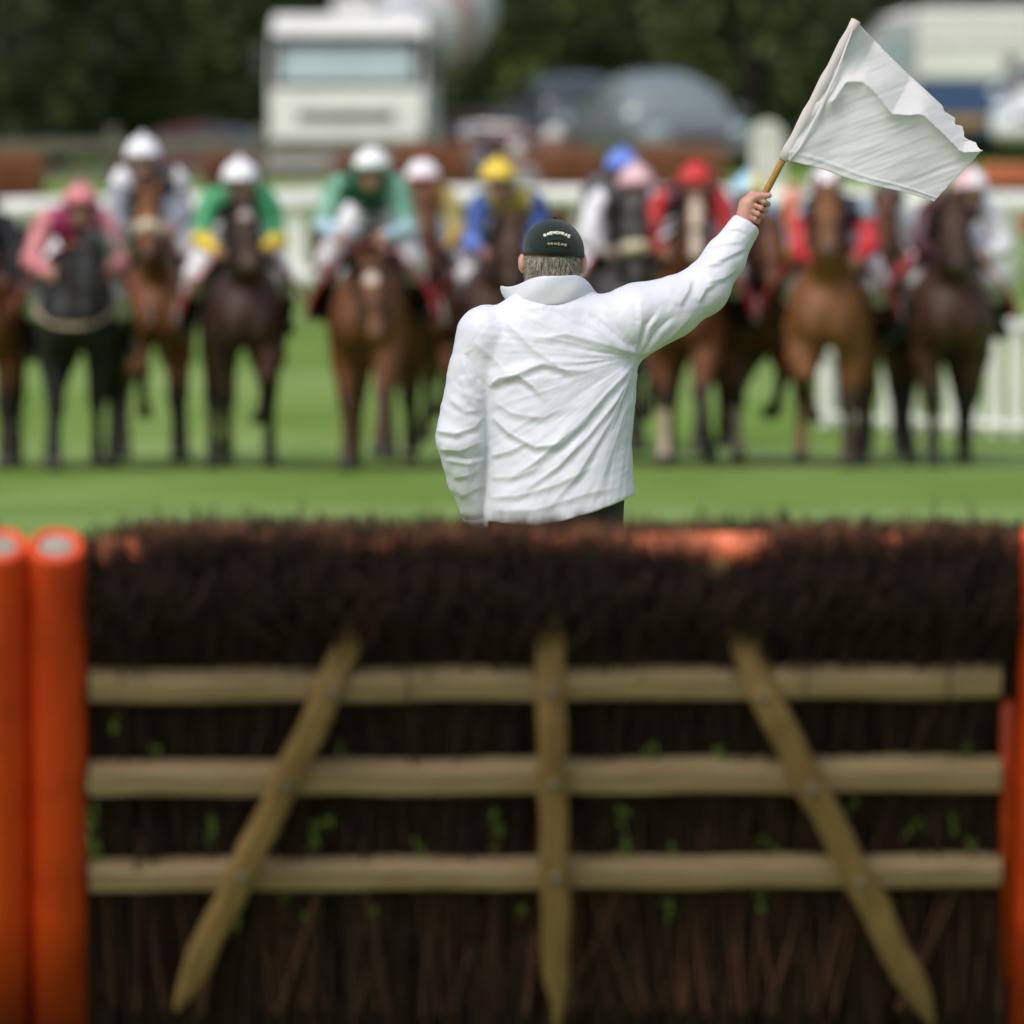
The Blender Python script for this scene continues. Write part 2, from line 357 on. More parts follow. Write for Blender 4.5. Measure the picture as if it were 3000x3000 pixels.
def rail_panel():
    D = 103.5; t = empty('rail_panel', P(740, 850, D), 'white barrier panel with thick posts and low bottom rail beside the green-sleeved rider', 'barrier'); o = t.location
    q = lambda x, y: P(x, y, D) - o
    for a, b, r in (((515, 610), (1015, 592), .075), ((530, 822), (1015, 812), .1)):
        m = MB(); m.tube([q(*a), (q(*a) + q(*b)) / 2, q(*b)], r, 10); m.build('rail', WHITE_PVC, t, True)
    for x, w in ((865, .13), (1005, .09)):
        m = MB(); A, B = q(x, 870), q(x, 600); m.box((A + B) / 2 + Vector((0, .09, 0)), (w * 2, .1, (B - A).length), bev=.02); m.build('post', WHITE_PVC, t)
    A, B = q(605, 868), q(555, 640); m = MB(); m.prism([(q(505, 868).x, q(505, 868).z), (q(672, 868).x, q(672, 868).z), (q(660, 690).x, q(660, 690).z), (q(600, 640).x, q(600, 640).z), (q(530, 640).x, q(530, 640).z)], 1, .06, .12); m.build('end_board', WHITE_PVC, t)
    t2 = empty('wooden_post', P(930, 850, 105), 'short dark brown wooden post behind the white barrier panel', 'post')
    z = P(930, 640, 105).z - t2.location.z; m = MB(); m.box((0, 0, z / 2 - .1), (.19, .16, z + .2), bev=.02); m.build('post', mat('brown post wood', (.12, .075, .03), .8, bump=.3), t2)
rail_panel()
def wing_fence():
    """white slatted wing on the right, its top rail falling away outwards"""
    t = empty('slatted_wing_fence', P(2760, 1290, 74), 'low white slatted wing fence with sloping top rail at the right behind the horses', 'fence'); o = t.location
    xs = np.arange(2418, 3500, 62)
    f = lambda x, a, b: np.interp(x, [2170, 2700, 3000, 3500], [a, (a * .1 + b * .9), b, b])
    top = lambda x: np.interp(x, [2170, 2690, 2900, 3500], [1090, 985, 962, 950])
    dep = lambda x: np.interp(x, [2170, 3500], [76, 72])
    for x in xs:
        D = dep(x); A = P(x, top(x) + 8, D); z0 = gz(D) + .04
        m = MB(); m.box((A.x - o.x, A.y - o.y - .055, (A.z + z0) / 2 - o.z), (.115, .035, A.z - z0), bev=.008); m.build('slat', WHITE_PVC, t)
    for a, b in ((2400, 2690), (2690, 2900), (2900, 3480)):
        A, B = P(a, top(a), dep(a)) - o, P(b, top(b), dep(b)) - o; d = (B - A).normalized() * .004; m = MB(); m.tube([A + d, (A + B) / 2, B - d], .075, 10); m.build('top_rail', WHITE_PVC, t, True)
    A, B = P(2400, 0, dep(2400)), P(3480, 0, 72); m = MB(); m.tube([Vector((A.x, A.y, gz(A.y) + .12)) - o, Vector((B.x, B.y, gz(72) + .12)) - o], .035, 8); m.build('bottom_rail', WHITE_PVC, t, True)
    for x in (2440, 2660, 3110):
        D = dep(x); A = P(x, top(x) + 20, D); z0 = gz(D) - .1; m = MB(); m.tube([(A.x - o.x, A.y - o.y + .08, z0 - o.z), (A.x - o.x, A.y - o.y + .08, A.z - o.z)], .045, 8); m.build('post', WHITE_PVC, t, True)
wing_fence()
def marker_wing():
    D = 109; t = empty('wing_board', (P(2248, 0, D).x, D, gz(D)), 'tall white round-topped wing board standing behind the flag stick', 'board'); w = .19; H = P(0, 352, D).z - gz(D)
    pts = [(-w, 0), (w, 0), (w, H - w)] + [(w * math.cos(a), H - w + w * math.sin(a)) for a in np.linspace(.25, math.pi - .25, 7)] + [(-w, H - w)]
    m = MB(); m.prism(pts, 1, -.04, .04); m.build('panel', mat('cream white board', (.72, .72, .64), .5), t)
    for s in (-1, 1): m = MB(); m.tube([(s * .1, .07, -.1), (s * .1, .07, H * .85)], .035, 8); m.build('stake', WHITE_PVC, t, True)
    m = MB(); m.box((0, -.052, H * .55), (w * 2, .02, .07), bev=.004); m.build('cross_band', WHITE_PVC, t)
    D = 107; t = empty('padded_post', (P(2322, 0, D).x, D, gz(D)), 'short orange padded post beside the tall white wing board', 'post'); H = P(0, 548, D).z - gz(D)
    m = MB(); m.lathe([(.02, -.1), (.07, -.1), (.07, H - .05), (.05, H), (.01, H)], (0, 0, 0), (0, 0, 1), 12); m.build('pad', ORANGE, t, True)
    m = MB(); m.lathe([(.01, 0), (.035, 0), (.035, .04), (.01, .05)], (0, 0, H - .01), (0, 0, 1), 10); m.build('post_cap', WHITE_PVC, t, True)
marker_wing()
def wood_fence():
    D = 119; t = empty('post_and_rail_fence', P(300, 560, D), 'grey wooden post and rail fence below the dark trees', 'fence'); o = t.location
    for y in (432, 512):
        for a, b in ((-700, -150), (-150, 330), (330, 760), (760, 1250)):
            A, B = P(a, y, D) - o, P(b, y - 4, D) - o; m = MB(); m.box((A + B) / 2, ((B - A).length - .01, .05, .17), bev=.012); m.build('rail', FENCEW, t)
    for x in (-700, -150, 330, 760, 1250):
        A = P(x, 405, D); g = gz(D); m = MB(); m.box((A.x - o.x, .09, (A.z + g) / 2 - o.z), (.14, .12, A.z - g + .3), bev=.015); m.build('post', FENCEW, t)
wood_fence()

# ------------------------------------------------------------------ twigs: three-sided bent stems, many in one mesh
def twigs(base, dirv, L, r, bend, seg=3, taper=.35):
    n = len(base); ts = np.linspace(0, 1, seg + 1); d = dirv / np.linalg.norm(dirv, axis=1, keepdims=True)
    u = np.cross(d, np.array([.3, .9, .2])); u /= np.linalg.norm(u, axis=1, keepdims=True); v = np.cross(d, u)
    rings = []
    for t in ts:
        c = base + d * (L * t)[:, None] + bend * (t * t)
        rr = r * (1 - (1 - taper) * t)
        for j in range(3):
            a = 2 * math.pi * j / 3; rings.append(c + (u * math.cos(a) + v * math.sin(a)) * rr[:, None])
    V = np.stack(rings, 1).reshape(-1, 3); k = 3 * (seg + 1); b = (np.arange(n) * k)[:, None]
    F = []
    for s_ in range(seg):
        for j in range(3):
            F.append(b + np.array([s_ * 3 + j, s_ * 3 + (j + 1) % 3, (s_ + 1) * 3 + (j + 1) % 3, (s_ + 1) * 3 + j]))
    return V, np.concatenate(F), k
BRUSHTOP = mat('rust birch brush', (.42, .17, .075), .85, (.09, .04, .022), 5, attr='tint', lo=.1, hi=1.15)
def brush_panel_meshes():
    n = 2600; w, dp, H = .8, .4, 1.5
    b = np.stack([RNG.uniform(-w / 2, w / 2, n), RNG.uniform(-dp / 2, dp / 2, n), RNG.uniform(0.02, .7, n)], 1)
    L = np.minimum(RNG.uniform(.7, 1.0, n), H - b[:, 2] + RNG.normal(0, .05, n)); d = np.stack([RNG.normal(0, .06, n) + b[:, 0] * .12, RNG.normal(0, .06, n), np.ones(n)], 1)
    V, F, k = twigs(b, d, L, RNG.uniform(.007, .014, n), np.stack([RNG.normal(0, .05, n), RNG.normal(0, .05, n), 0 * b[:, 0]], 1))
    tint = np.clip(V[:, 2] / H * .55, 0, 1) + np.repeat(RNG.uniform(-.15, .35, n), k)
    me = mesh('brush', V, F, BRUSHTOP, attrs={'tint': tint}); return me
def brush_panels():
    proto = brush_panel_meshes(); tag(proto, kind='stuff')
    fm = MB()
    for z in (.25, .62): fm.box((0, -.22, z), (.84, .04, .09), bev=.008)
    frame = fm.build('frame', mat('dark stained rail', (.06, .04, .025), .8, bump=.2))
    spec = [(1030, 452, .4, 110, 'rust brown brush panel in front of the white lorry cab bumper'), (1262, 425, .85, 111, 'rust brown brush panel behind the white cap of the gold-sleeved rider'),
            (1648, 436, .8, 111, 'rust brown brush panel right of the yellow-capped rider and above the steward'), (1990, 428, .95, 111, 'rust brown brush panel behind the red-capped rider'),
            (20, 446, .75, 110, 'rust brown brush panel at the left edge behind the white rail'), (640, 448, .3, 111, 'narrow rust brown brush tuft beside the white cap of the grey-sleeved rider')]
    first = True
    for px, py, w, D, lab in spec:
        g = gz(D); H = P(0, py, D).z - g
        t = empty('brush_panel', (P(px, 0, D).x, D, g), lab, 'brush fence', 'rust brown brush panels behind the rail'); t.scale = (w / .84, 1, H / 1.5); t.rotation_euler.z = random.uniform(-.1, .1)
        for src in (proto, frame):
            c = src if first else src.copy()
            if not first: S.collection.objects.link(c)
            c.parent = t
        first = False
    # orange padded panel behind the rail at the right edge
    D = 112; t = empty('padded_barrier', (P(2985, 0, D).x, D, gz(D)), 'orange padded panel behind the white rail at the right edge', 'panel')
    for y0, y1, nm in ((482, 548, 'pad'), (632, 690, 'pad')):
        a, b = P(0, y1, D).z - gz(D), P(0, y0, D).z - gz(D); m = MB(); m.box((0.05, 0, (a + b) / 2), (1.05, .16, b - a), bev=.05); m.build(nm, mat('faded orange pad', (.52, .13, .05), .6), t)
    a, b = P(0, 632, D).z - gz(D), P(0, 548, D).z - gz(D); m = MB(); m.box((0.05, .02, (a + b) / 2), (1.0, .08, b - a - .01)); m.build('board', mat('dark board', (.05, .045, .05), .8), t)
    for s in (-.4, .45): m = MB(); m.box((s, .13, .3), (.08, .06, .9), bev=.01); m.build('leg', DARKM, t)
brush_panels()

# ------------------------------------------------------------------ trees and the wood behind
def leaf_cloud(n, rx, ry, rz, size, holes=7, seed=0, core=.45):
    r = np.random.default_rng(seed); p = r.normal(0, 1, (n * 3, 3)); p /= np.linalg.norm(p, axis=1, keepdims=True); p *= (r.uniform(core ** 3, 1, n * 3) ** (1 / 3))[:, None]
    cl = r.normal(0, .62, (34, 3)); dd = np.min(np.linalg.norm(p[:, None] - cl[None], axis=2), 1); p = p[dd < .42][:n]; m = len(p)
    c = p * np.array([rx, ry, rz]); a = r.normal(0, 1, (m, 3)); a /= np.linalg.norm(a, axis=1, keepdims=True); b = np.cross(a, r.normal(0, 1, (m, 3))); b /= np.linalg.norm(b, axis=1, keepdims=True)
    s = (size * r.uniform(.6, 1.4, m))[:, None]
    V = np.stack([c - a * s, c + b * s * .5, c + a * s, c - b * s * .5], 1).reshape(-1, 3); F = np.arange(4 * m).reshape(-1, 4)
    cell = np.sin(p[:, 0] * 5.1 + seed) * np.sin(p[:, 1] * 4.7) * np.sin(p[:, 2] * 5.5 + 1.3) * .5 + .5
    return V, F, np.repeat(np.clip(cell * .7 + r.uniform(0, .3, m), 0, 1), 4)
LEAF = [mat('dark leaf', (.075, .10, .028), .7, (.012, .016, .009), 1, attr='tint', lo=.35, hi=1.15, trans=.15), mat('mid leaf', (.11, .15, .03), .7, (.014, .02, .009), 1, attr='tint', lo=.35, hi=1.1, trans=.15),
        mat('olive leaf', (.095, .08, .032), .7, (.016, .014, .009), 1, attr='tint', lo=.35, hi=1.1, trans=.1)]
def trees():
    crowns = []
    for k in range(3):
        V, F, ti = leaf_cloud(3200, 2.3, 2.0, 3.4, .17, seed=k + 3); me = bpy.data.meshes
        o = mesh('crown', V, F, LEAF[k], attrs={'tint': ti}); crowns.append(o)
    trunks = []
    for k in range(3):
        m = MB(); m.tube([(0, 0, -.2), (.05, 0, 1.2), (-.05, .05, 2.6), (.05, 0, 5.2)], [.24, .19, .15, .05], 8)
        for j in range(6):
            a = j * 1.1 + k; z = 1.6 + j * .45; m.tube([(0, 0, z), (math.cos(a) * .7, math.sin(a) * .6, z + .6), (math.cos(a) * 1.5, math.sin(a) * 1.3, z + 1.0)], [.08, .05, .02], 5)
        trunks.append(m.build('trunk', BARK, None, True))
    spec = [(150, 158, 0, 1.0, 'dark green leafy tree rising at the left above the pink-capped rider'), (520, 160, 1, .95, 'bushy green tree left of the white lorry cab'), (820, 166, 0, 1.05, 'dark tree rising directly behind the white lorry cab'),
            (1530, 163, 1, 1.05, 'dark green tree between the mixer drum and the grey car'), (1850, 168, 1, 1.1, 'green-topped tree behind the grey car roof'), (2200, 160, 1, .95, 'dark green tree filling the gap behind the flag stick'),
            (2560, 170, 0, 1.1, 'dark tree behind the left end of the white and blue lorry'), (2950, 172, 2, 1.15, 'brownish tree above the roof of the white and blue lorry'), (-250, 160, 2, 1.0, 'olive brown tree past the left edge of the wood')]
    used = [0] * 3; tr = 0
    for px, D, k, s, lab in spec:
        g = gz(D); t = empty('tree', (P(px, 0, D).x, D, g), lab, 'tree', 'trees in front of the wood', (0, 0, random.uniform(0, 6.28)))
        c = crowns[k] if not used[k] else crowns[k].copy()
        if used[k]: S.collection.objects.link(c)
        used[k] = 1; c.parent = t; c.location = (0, 0, 3.3 * s); c.scale = (s, s, s)
        u = trunks[tr % 3] if tr < 3 else trunks[tr % 3].copy()
        if tr >= 3: S.collection.objects.link(u)
        tr += 1; u.parent = t; u.scale = (s, s, s)
    # the wood behind reads as one dark mass
    Vs, Fs, Ts, off = [], [], [], 0
    for k in range(26):
        V, F, ti = leaf_cloud(1500, 2.6, 1.8, 4.6 + random.uniform(-.6, 1.2), .26, seed=40 + k, core=.2)
        x = -26 + 2.1 * k; V = V + np.array([x, 182 + random.uniform(-3, 4), gz(182) + 4.0]); Vs.append(V); Fs.append(F + off); Ts.append(ti * random.uniform(.55, 1.0)); off += len(V)
    for k in range(30):
        V, F, ti = leaf_cloud(700, 1.6, 1.0, 1.5, .2, seed=90 + k, core=.1)
        V = V + np.array([-27 + 1.85 * k, 172 + random.uniform(-2, 2), gz(172) + 1.2]); Vs.append(V); Fs.append(F + off); Ts.append(ti * random.uniform(.5, .9)); off += len(V)
    tag(mesh('wood', np.concatenate(Vs), np.concatenate(Fs), LEAF[0], attrs={'tint': np.concatenate(Ts)}), 'dark mass of leafy wood closing the view behind the vehicles', 'wood', kind='stuff')
    m = MB(); 
    for k in range(24): m.tube([(-26 + 2.3 * k, 183 + (k % 3), gz(182) - .3), (-26 + 2.3 * k + .3, 183 + (k % 3), gz(182) + 8)], [.28, .08], 6)
    tag(m.build('wood_trunks', BARK, None, True), 'dark tree stems inside the wood', 'wood', kind='stuff')
trees()

# ------------------------------------------------------------------ vehicles in the car park
def wheel(t, x, y, r, w):
    m = MB(); m.lathe([(r * .55, -w / 2), (r * .93, -w / 2), (r, -w * .3), (r, w * .3), (r * .93, w / 2), (r * .55, w / 2)], (x, y, r), (1, 0, 0), 20); o = m.build('wheel', RUBBER, t, True)
    m = MB(); m.lathe([(.02, -w * .42), (r * .6, -w * .42), (r * .6, w * .42), (.02, w * .42)], (x, y, r), (1, 0, 0), 14); m.build('rim', STEEL, o, True)
def mixer_lorry():
    D = 142; t = empty('mixer_lorry', (P(1015, 0, D).x, D, gz(D)), 'white concrete mixer lorry with its cab facing the course', 'lorry', rot=(0, 0, -rad(6)))
    g = gz(D); Z = lambda y: P(0, y, D).z - g
    wht = mat('off-white cab paint', (.70, .70, .675), .4, (.62, .62, .60), 2, bump=.03); gry = mat('grey bumper plastic', (.27, .27, .255), .6)
    W2 = 1.2
    def cabsec(z): return None
    # cab shell: profile in (y, z) swept across, its top leaning back
    prof = [(0, Z(535)), (-.05, Z(400)), (0, Z(262)), (.22, Z(104)), (.42, Z(60)), (.62, Z(40)), (1.9, Z(48)), (1.95, Z(535))]
    m = MB(); m.prism(prof, 0, -W2, W2); m.build('cab', wht, t)
    m = MB(); pr = [(.215, Z(112)), (.012, Z(256))]; off = -.015
    m.box((0, .10, (Z(116) + Z(262)) / 2), (2.34, .03, Z(116) - Z(262)), R=Matrix.Rotation(-math.atan2(.21, Z(104) - Z(262)), 3, 'X'), bev=.03); ws = m.build('windscreen_surround', DARKM, t)
    m = MB(); m.box((0, .075, (Z(132) + Z(243)) / 2), (2.04, .03, Z(132) - Z(243)), R=Matrix.Rotation(-math.atan2(.21, Z(104) - Z(262)), 3, 'X'), bev=.02); m.build('windscreen', GLASS, t)
    m = MB(); m.box((0, .15, Z(112)), (2.34, .36, .12), bev=.03); m.build('sun_visor', mat('grey visor', (.05, .052, .055), .3), t)
    m = MB(); m.box((0, -.035, Z(342)), (1.5, .05, .17), bev=.015); gr = m.build('grille', DARKM, t)
    for z in (Z(342) - .035, Z(342) + .035): m = MB(); m.box((0, -.064, z), (1.44, .012, .018)); m.build('grille_bar', mat('grille grey', (.2, .2, .2), .5), gr)
    for k, y in enumerate((410, 438, 466)): m = MB(); m.box((0, -.055, Z(y)), (2.3, .04, .05), bev=.01); m.build('grille_slat', gry, t)
    m = MB(); m.box((0, -.012, (Z(392) + Z(484)) / 2), (2.36, .06, Z(392) - Z(484)), bev=.02); m.build('lower_panel', mat('grey lower panel', (.40, .40, .38), .6), t)
    m = MB(); m.box((0, -.1, Z(508)), (2.44, .3, .30), bev=.05); m.build('bumper', gry, t)
    for s in (-1, 1):
        m = MB(); m.box((s * .95, -.255, Z(505)), (.36, .03, .15), bev=.012); m.build('headlight', GLASS, t)
        m = MB(); m.box((s * 1.36, .1, Z(180)), (.16, .14, .5), bev=.03); m.build('mirror', DARKM, t)
        m = MB(); m.box((s * (W2 + .004), .75, Z(185)), (.02, .85, .62), bev=.008); m.build('side_window', GLASSD, t)
        m = MB(); m.box((s * (W2 + .003), .78, Z(330)), (.016, 1.0, 1.35), bev=.006); d = m.build('door', wht, t); m = MB(); m.box((s * (W2 + .02), 1.1, Z(290)), (.03, .16, .04), bev=.008); m.build('handle', DARKM, d)
        for y in (.75, 4.6, 5.8): wheel(t, s * 1.02, y, .48, .3)
        m = MB(); m.tube([(s * .22, .9, Z(45)), (s * .22, .9, Z(-5))], .05, 8); m.build('roof_beacon', mat('beacon white', (.7, .68, .62), .4), t, True)
    m = MB(); m.box((.0, 1.1, Z(12)), (.66, .4, .26), bev=.05); m.build('roof_box', wht, t)
    m = MB(); m.box((0, 4.0, .85), (1.1, 6.2, .3), bev=.04); m.build('chassis', DARKM, t)
    ax = Vector((.14, 1, .16)); c = Vector((.82, 4.2, Z(46)))
    pr = [(.05, -1.75), (.5, -1.75), (.78, -1.1), (.87, -.2), (.87, .35), (.66, 1.8), (.5, 2.15), (.05, 2.15)]
    m = MB(); m.lathe(pr, c, ax, 28); dr = m.build('mixing_drum', mat('pale grey drum paint', (.58, .58, .56), .5, bump=.05), t, True)
    m = MB(); m.lathe([(.80, -.95), (.855, -.45), (.84, -.45), (.78, -.95)], c, ax, 28)
    m.build('drum_band', mat('faded red band', (.50, .24, .20), .5), dr, True)
    m = MB(); m.lathe([(.53, -1.74), (.57, -1.66), (.55, -1.66), (.51, -1.74)], c, ax, 28); m.build('drum_band', mat('blue band', (.08, .14, .36), .5), dr, True)
    m = MB(); m.prism([(1.85, Z(520) ), (2.3, Z(520)), (2.6, Z(260)), (2.1, Z(200))], 0, -.4, .5); m.build('drum_pedestal', STEEL, t)
    m = MB(); m.box((.95, 2.6, Z(388)), (.5, 1.0, .45), bev=.06); m.build('water_tank', mat('pale tank', (.5, .5, .48), .5), t)
    m = MB(); m.prism([(6.2, Z(330)), (6.9, Z(430)), (6.9, Z(460)), (6.1, Z(380))], 0, -.25, .25); m.build('chute', STEEL, t)
mixer_lorry()

def car(px, D, yaw, label, paint, L=4.3, Wd=1.78, H=1.48, glass=GLASSD, dz=0.0, bonnet=.95):
    t = empty('car', (P(px, 0, D).x, D, gz(D) + dz), label, 'car', 'cars in the car park', (0, 0, yaw))
    w = Wd / 2
    # lower body lofted along the length
    st = [(-L / 2, .30, .62, .80), (-L / 2 + .12, .24, .74, .93), (-L / 2 + .55, .22, .84, 1.0), (-L * .2, .22, bonnet, 1.0), (0, .22, .97, 1.0), (L * .3, .22, 1.0, 1.0), (L / 2 - .25, .24, .98, .97), (L / 2 - .03, .3, .9, .9), (L / 2, .38, .8, .8)]
    V, F = [], []
    for y, z0, z1, k in st:
        ring = [(-w * k * .86, z0), (-w * k, z0 + .16), (-w * k, z1 - .16), (-w * k * .93, z1 - .03), (-w * k * .7, z1), (0, z1 + .02), (w * k * .7, z1), (w * k * .93, z1 - .03), (w * k, z1 - .16), (w * k, z0 + .16), (w * k * .86, z0)]
        V += [(x, y, z) for x, z in ring]
    n = 11
    F = [[a * n + j, a * n + (j + 1) % n, (a + 1) * n + (j + 1) % n, (a + 1) * n + j] for a in range(len(st) - 1) for j in range(n)] + [list(range(n))[::-1], [(len(st) - 1) * n + j for j in range(n)]]
    mesh('body', V, F, paint, t)
    # glazed cabin as one rounded shell, then the roof skin over its crown
    ys = np.linspace(-.25, .47, 13) * L; hh = [.9 + (H - .9) * max(0, math.sin(math.pi * min(1, max(0, (f + .0) ** .8)))) ** .55 for f in np.linspace(0, 1, 13)]
    def ring(y, z, k, lo, hi): return [(w * k * math.copysign(abs(math.cos(a)) ** .75, math.cos(a)), y, .88 + (z - .88) * math.sin(a) ** .8) for a in np.linspace(lo, hi, 13)]
    V = []; n = 13
    for y, z in zip(ys, hh): V += ring(y, max(z, .9), .9, .0001, math.pi - .0001)
    F = [[a * n + j, (a + 1) * n + j, (a + 1) * n + j + 1, a * n + j + 1] for a in range(12) for j in range(n - 1)] + [list(range(n)), [12 * n + j for j in range(n)][::-1]]
    mesh('windows', V, F, glass, t)
    V = []
    for y, z in list(zip(ys, hh))[4:11]: V += [(x, yy, zz + .012) for x, yy, zz in ring(y, z + .012, .91, .62, math.pi - .62)]
    m7 = len(V); V += [(x, yy, zz - .03) for x, yy, zz in V]; F = []
    for o, rv in ((0, 0), (m7, 1)):
        for a in range(6):
            for j in range(n - 1): q = [o + a * n + j, o + (a + 1) * n + j, o + (a + 1) * n + j + 1, o + a * n + j + 1]; F.append(q[::-1] if rv else q)
    rim = list(range(n)) + [a * n + n - 1 for a in range(1, 7)] + [6 * n + j for j in range(n - 2, -1, -1)] + [a * n for a in range(5, 0, -1)]
    F += [[rim[i], rim[(i + 1) % len(rim)], m7 + rim[(i + 1) % len(rim)], m7 + rim[i]] for i in range(len(rim))]
    mesh('roof', V, F, paint, t)
    for s in (-1, 1):
        m = MB(); m.tube([ring(ys[k], hh[k], .915, .62, math.pi - .62)[0 if s > 0 else -1] for k in range(1, 6)], .035, 6); m.build('pillar', paint, t, True)
        m = MB(); m.tube([ring(ys[k], hh[k], .915, .05 + .1 * (9 - k), math.pi - .05 - .1 * (9 - k))[0 if s > 0 else -1] for k in range(5, 10)], .03, 6); m.build('pillar', paint, t, True)
        m = MB(); m.sphere((s * w * .68, -L / 2 + .1, .66), (.2, .1, .09)); m.build('headlight', GLASS, t, True)
        m = MB(); m.sphere((s * (w + .08), -L * .17, 1.0), (.1, .06, .07)); m.build('mirror', paint, t, True)
        for y in (-L * .31, L * .3): wheel(t, s * (w - .09), y, .31, .2)
    m = MB(); m.box((0, -L / 2 - .01, .58), (.9, .05, .12), bev=.015); m.build('grille', DARKM, t)
    m = MB(); m.box((0, -L / 2 - .04, .40), (Wd * .84, .12, .16), bev=.04); m.build('bumper', paint, t)
PAINT = {k: mat(k + ' car paint', c, .25, c, 1, spec=.6) for k, c in {'dark grey': (.13, .145, .155), 'blue grey': (.07, .085, .095), 'maroon': (.075, .014, .016), 'silver white': (.62, .64, .66), 'silver': (.35, .37, .38)}.items()}
car(1935, 141, rad(15), 'dark grey car with rounded roof and windows coloured like reflected sky above the brush panels', PAINT['dark grey'], L=4.5, Wd=1.9, H=1.6, dz=-.03, glass=mat('car glass with painted sky tone', (.20, .24, .25), .06, spec=1.0))  # window colour lightened to stand in for reflected sky
car(1690, 149, rad(12), 'blue grey car roof showing behind the dark grey car', PAINT['blue grey'], H=1.45, dz=.12)
car(1440, 146, rad(80), 'maroon car parked side-on right of the mixer lorry', PAINT['maroon'], L=3.9, H=1.2, dz=-.25)
car(650, 150, rad(62), 'dark red car half hidden left of the white lorry cab', PAINT['maroon'], L=3.4, H=1.3, dz=-.55)
car(3125, 138, rad(-12), 'silver white car cut by the right edge below the blue lorry', PAINT['silver white'], H=1.55, dz=.25)

def box_lorry():
    D = 153; t = empty('box_lorry', (P(2790, 0, D).x, D, gz(D)), 'white box lorry with blue lower side and gold stripe behind the flag', 'lorry', rot=(0, 0, 0)); g = gz(D)
    Z = lambda y: P(0, y, D).z - g; X = lambda x: P(x, 0, D).x - t.location.x
    wht = mat('white box paint', (.74, .74, .70), .4, (.68, .68, .64), 1.5); blu = mat('blue side paint', (.035, .085, .20), .4); gld = mat('gold stripe', (.36, .21, .04), .5)
    x0, x1 = X(2690), X(3480)
    m = MB(); m.box(((x0 + x1) / 2, 1.25, (Z(22) + Z(235)) / 2), (x1 - x0, 2.5, Z(22) - Z(235)), bev=.06); m.build('box_body', wht, t)
    m = MB(); m.box(((x0 + x1) / 2, 1.25, (Z(236) + Z(395)) / 2), (x1 - x0 - .02, 2.46, Z(236) - Z(395)), bev=.03); m.build('lower_side', blu, t)
    m = MB(); m.box(((x0 + X(2890)) / 2, 0, Z(355)), (X(2890) - x0, .03, Z(338) - Z(372)), bev=.005); m.build('stripe', gld, t)
    m = MB(); m.box(((x0 + x1) / 2, -.012, Z(128)), (x1 - x0 - .1, .03, .05), bev=.006); m.build('side_trim', mat('trim grey', (.45, .45, .43), .5), t)
    m = MB(); m.box(((x0 + x1) / 2, -.008, Z(60)), (x1 - x0 - .1, .03, .03), bev=.006); m.build('side_trim', mat('trim grey', (.45, .45, .43), .5), t)
    m = MB(); m.box((X(2965), -.02, Z(185)), (.26, .04, .22), bev=.01); m.build('vent', DARKM, t)
    # cab at the left end, facing left
    prof = [(x0 - .02, Z(60)), (x0 - .55, Z(60)), (x0 - .95, Z(120)), (x0 - 1.05, Z(240)), (x0 - 1.05, Z(420)), (x0 - .02, Z(420))]
    m = MB(); m.prism([(x, z) for x, z in prof], 1, .1, 2.3); m.build('cab', mat('grey white cab', (.40, .41, .42), .4), t)
    m = MB(); m.prism([(x0 - .12, Z(112)), (x0 - .5, Z(112)), (x0 - .78, Z(190)), (x0 - .12, Z(190))], 1, .07, .12); m.build('side_window', GLASS, t)
    m = MB(); m.prism([(x0 - .1, Z(22)), (x0 - .05, Z(58)), (x0 - .7, Z(58))], 1, .3, 2.1); m.build('wind_deflector', wht, t)
    for x in (x0 - .5, x0 + 2.3, x0 + 3.4):
        for y in (.35, 2.15):
            mm = MB(); mm.lathe([(.25, -.15), (.45, -.15), (.47, 0), (.45, .15), (.25, .15)], (x, y, .47), (0, 1, 0), 18); w = mm.build('wheel', RUBBER, t, True); mm = MB(); mm.lathe([(.02, -.13), (.27, -.13), (.27, .13), (.02, .13)], (x, y, .47), (0, 1, 0), 12); mm.build('rim', STEEL, w, True)
    m = MB(); m.box(((x0 + x1) / 2, 1.25, Z(410)), (x1 - x0, 1.0, .22), bev=.03); m.build('chassis', DARKM, t)
box_lorry()

# ------------------------------------------------------------------ horses (local axes: facing -y, ground at z = 0)
F_STANCE = ((.14, -.14, .46), (.14, -.18, .15), (.14, -.24, .03)); F_REACH = ((.15, -.48, .58), (.15, -.70, .26), (.15, -.80, .15))
F_FOLD = ((.13, -.50, .68), (.10, -.30, .38), (.09, -.14, .36)); F_BACK = ((.14, .05, .50), (.13, .24, .17), (.13, .30, .07))
H_STANCE = ((.20, 1.12, .52), (.20, .98, .16), (.20, .90, .03)); H_PUSH = ((.16, 1.42, .58), (.15, 1.60, .26), (.15, 1.66, .14)); H_UNDER = ((.22, .85, .50), (.22, .55, .15), (.22, .46, .03))
POSES = [(F_STANCE, F_FOLD, H_UNDER, H_PUSH), (F_FOLD, F_STANCE, H_STANCE, H_UNDER), (F_STANCE, F_BACK, H_UNDER, H_STANCE), (F_REACH, F_STANCE, H_PUSH, H_UNDER), (F_STANCE, F_REACH, H_STANCE, H_PUSH), (F_BACK, F_FOLD, H_UNDER, H_STANCE)]
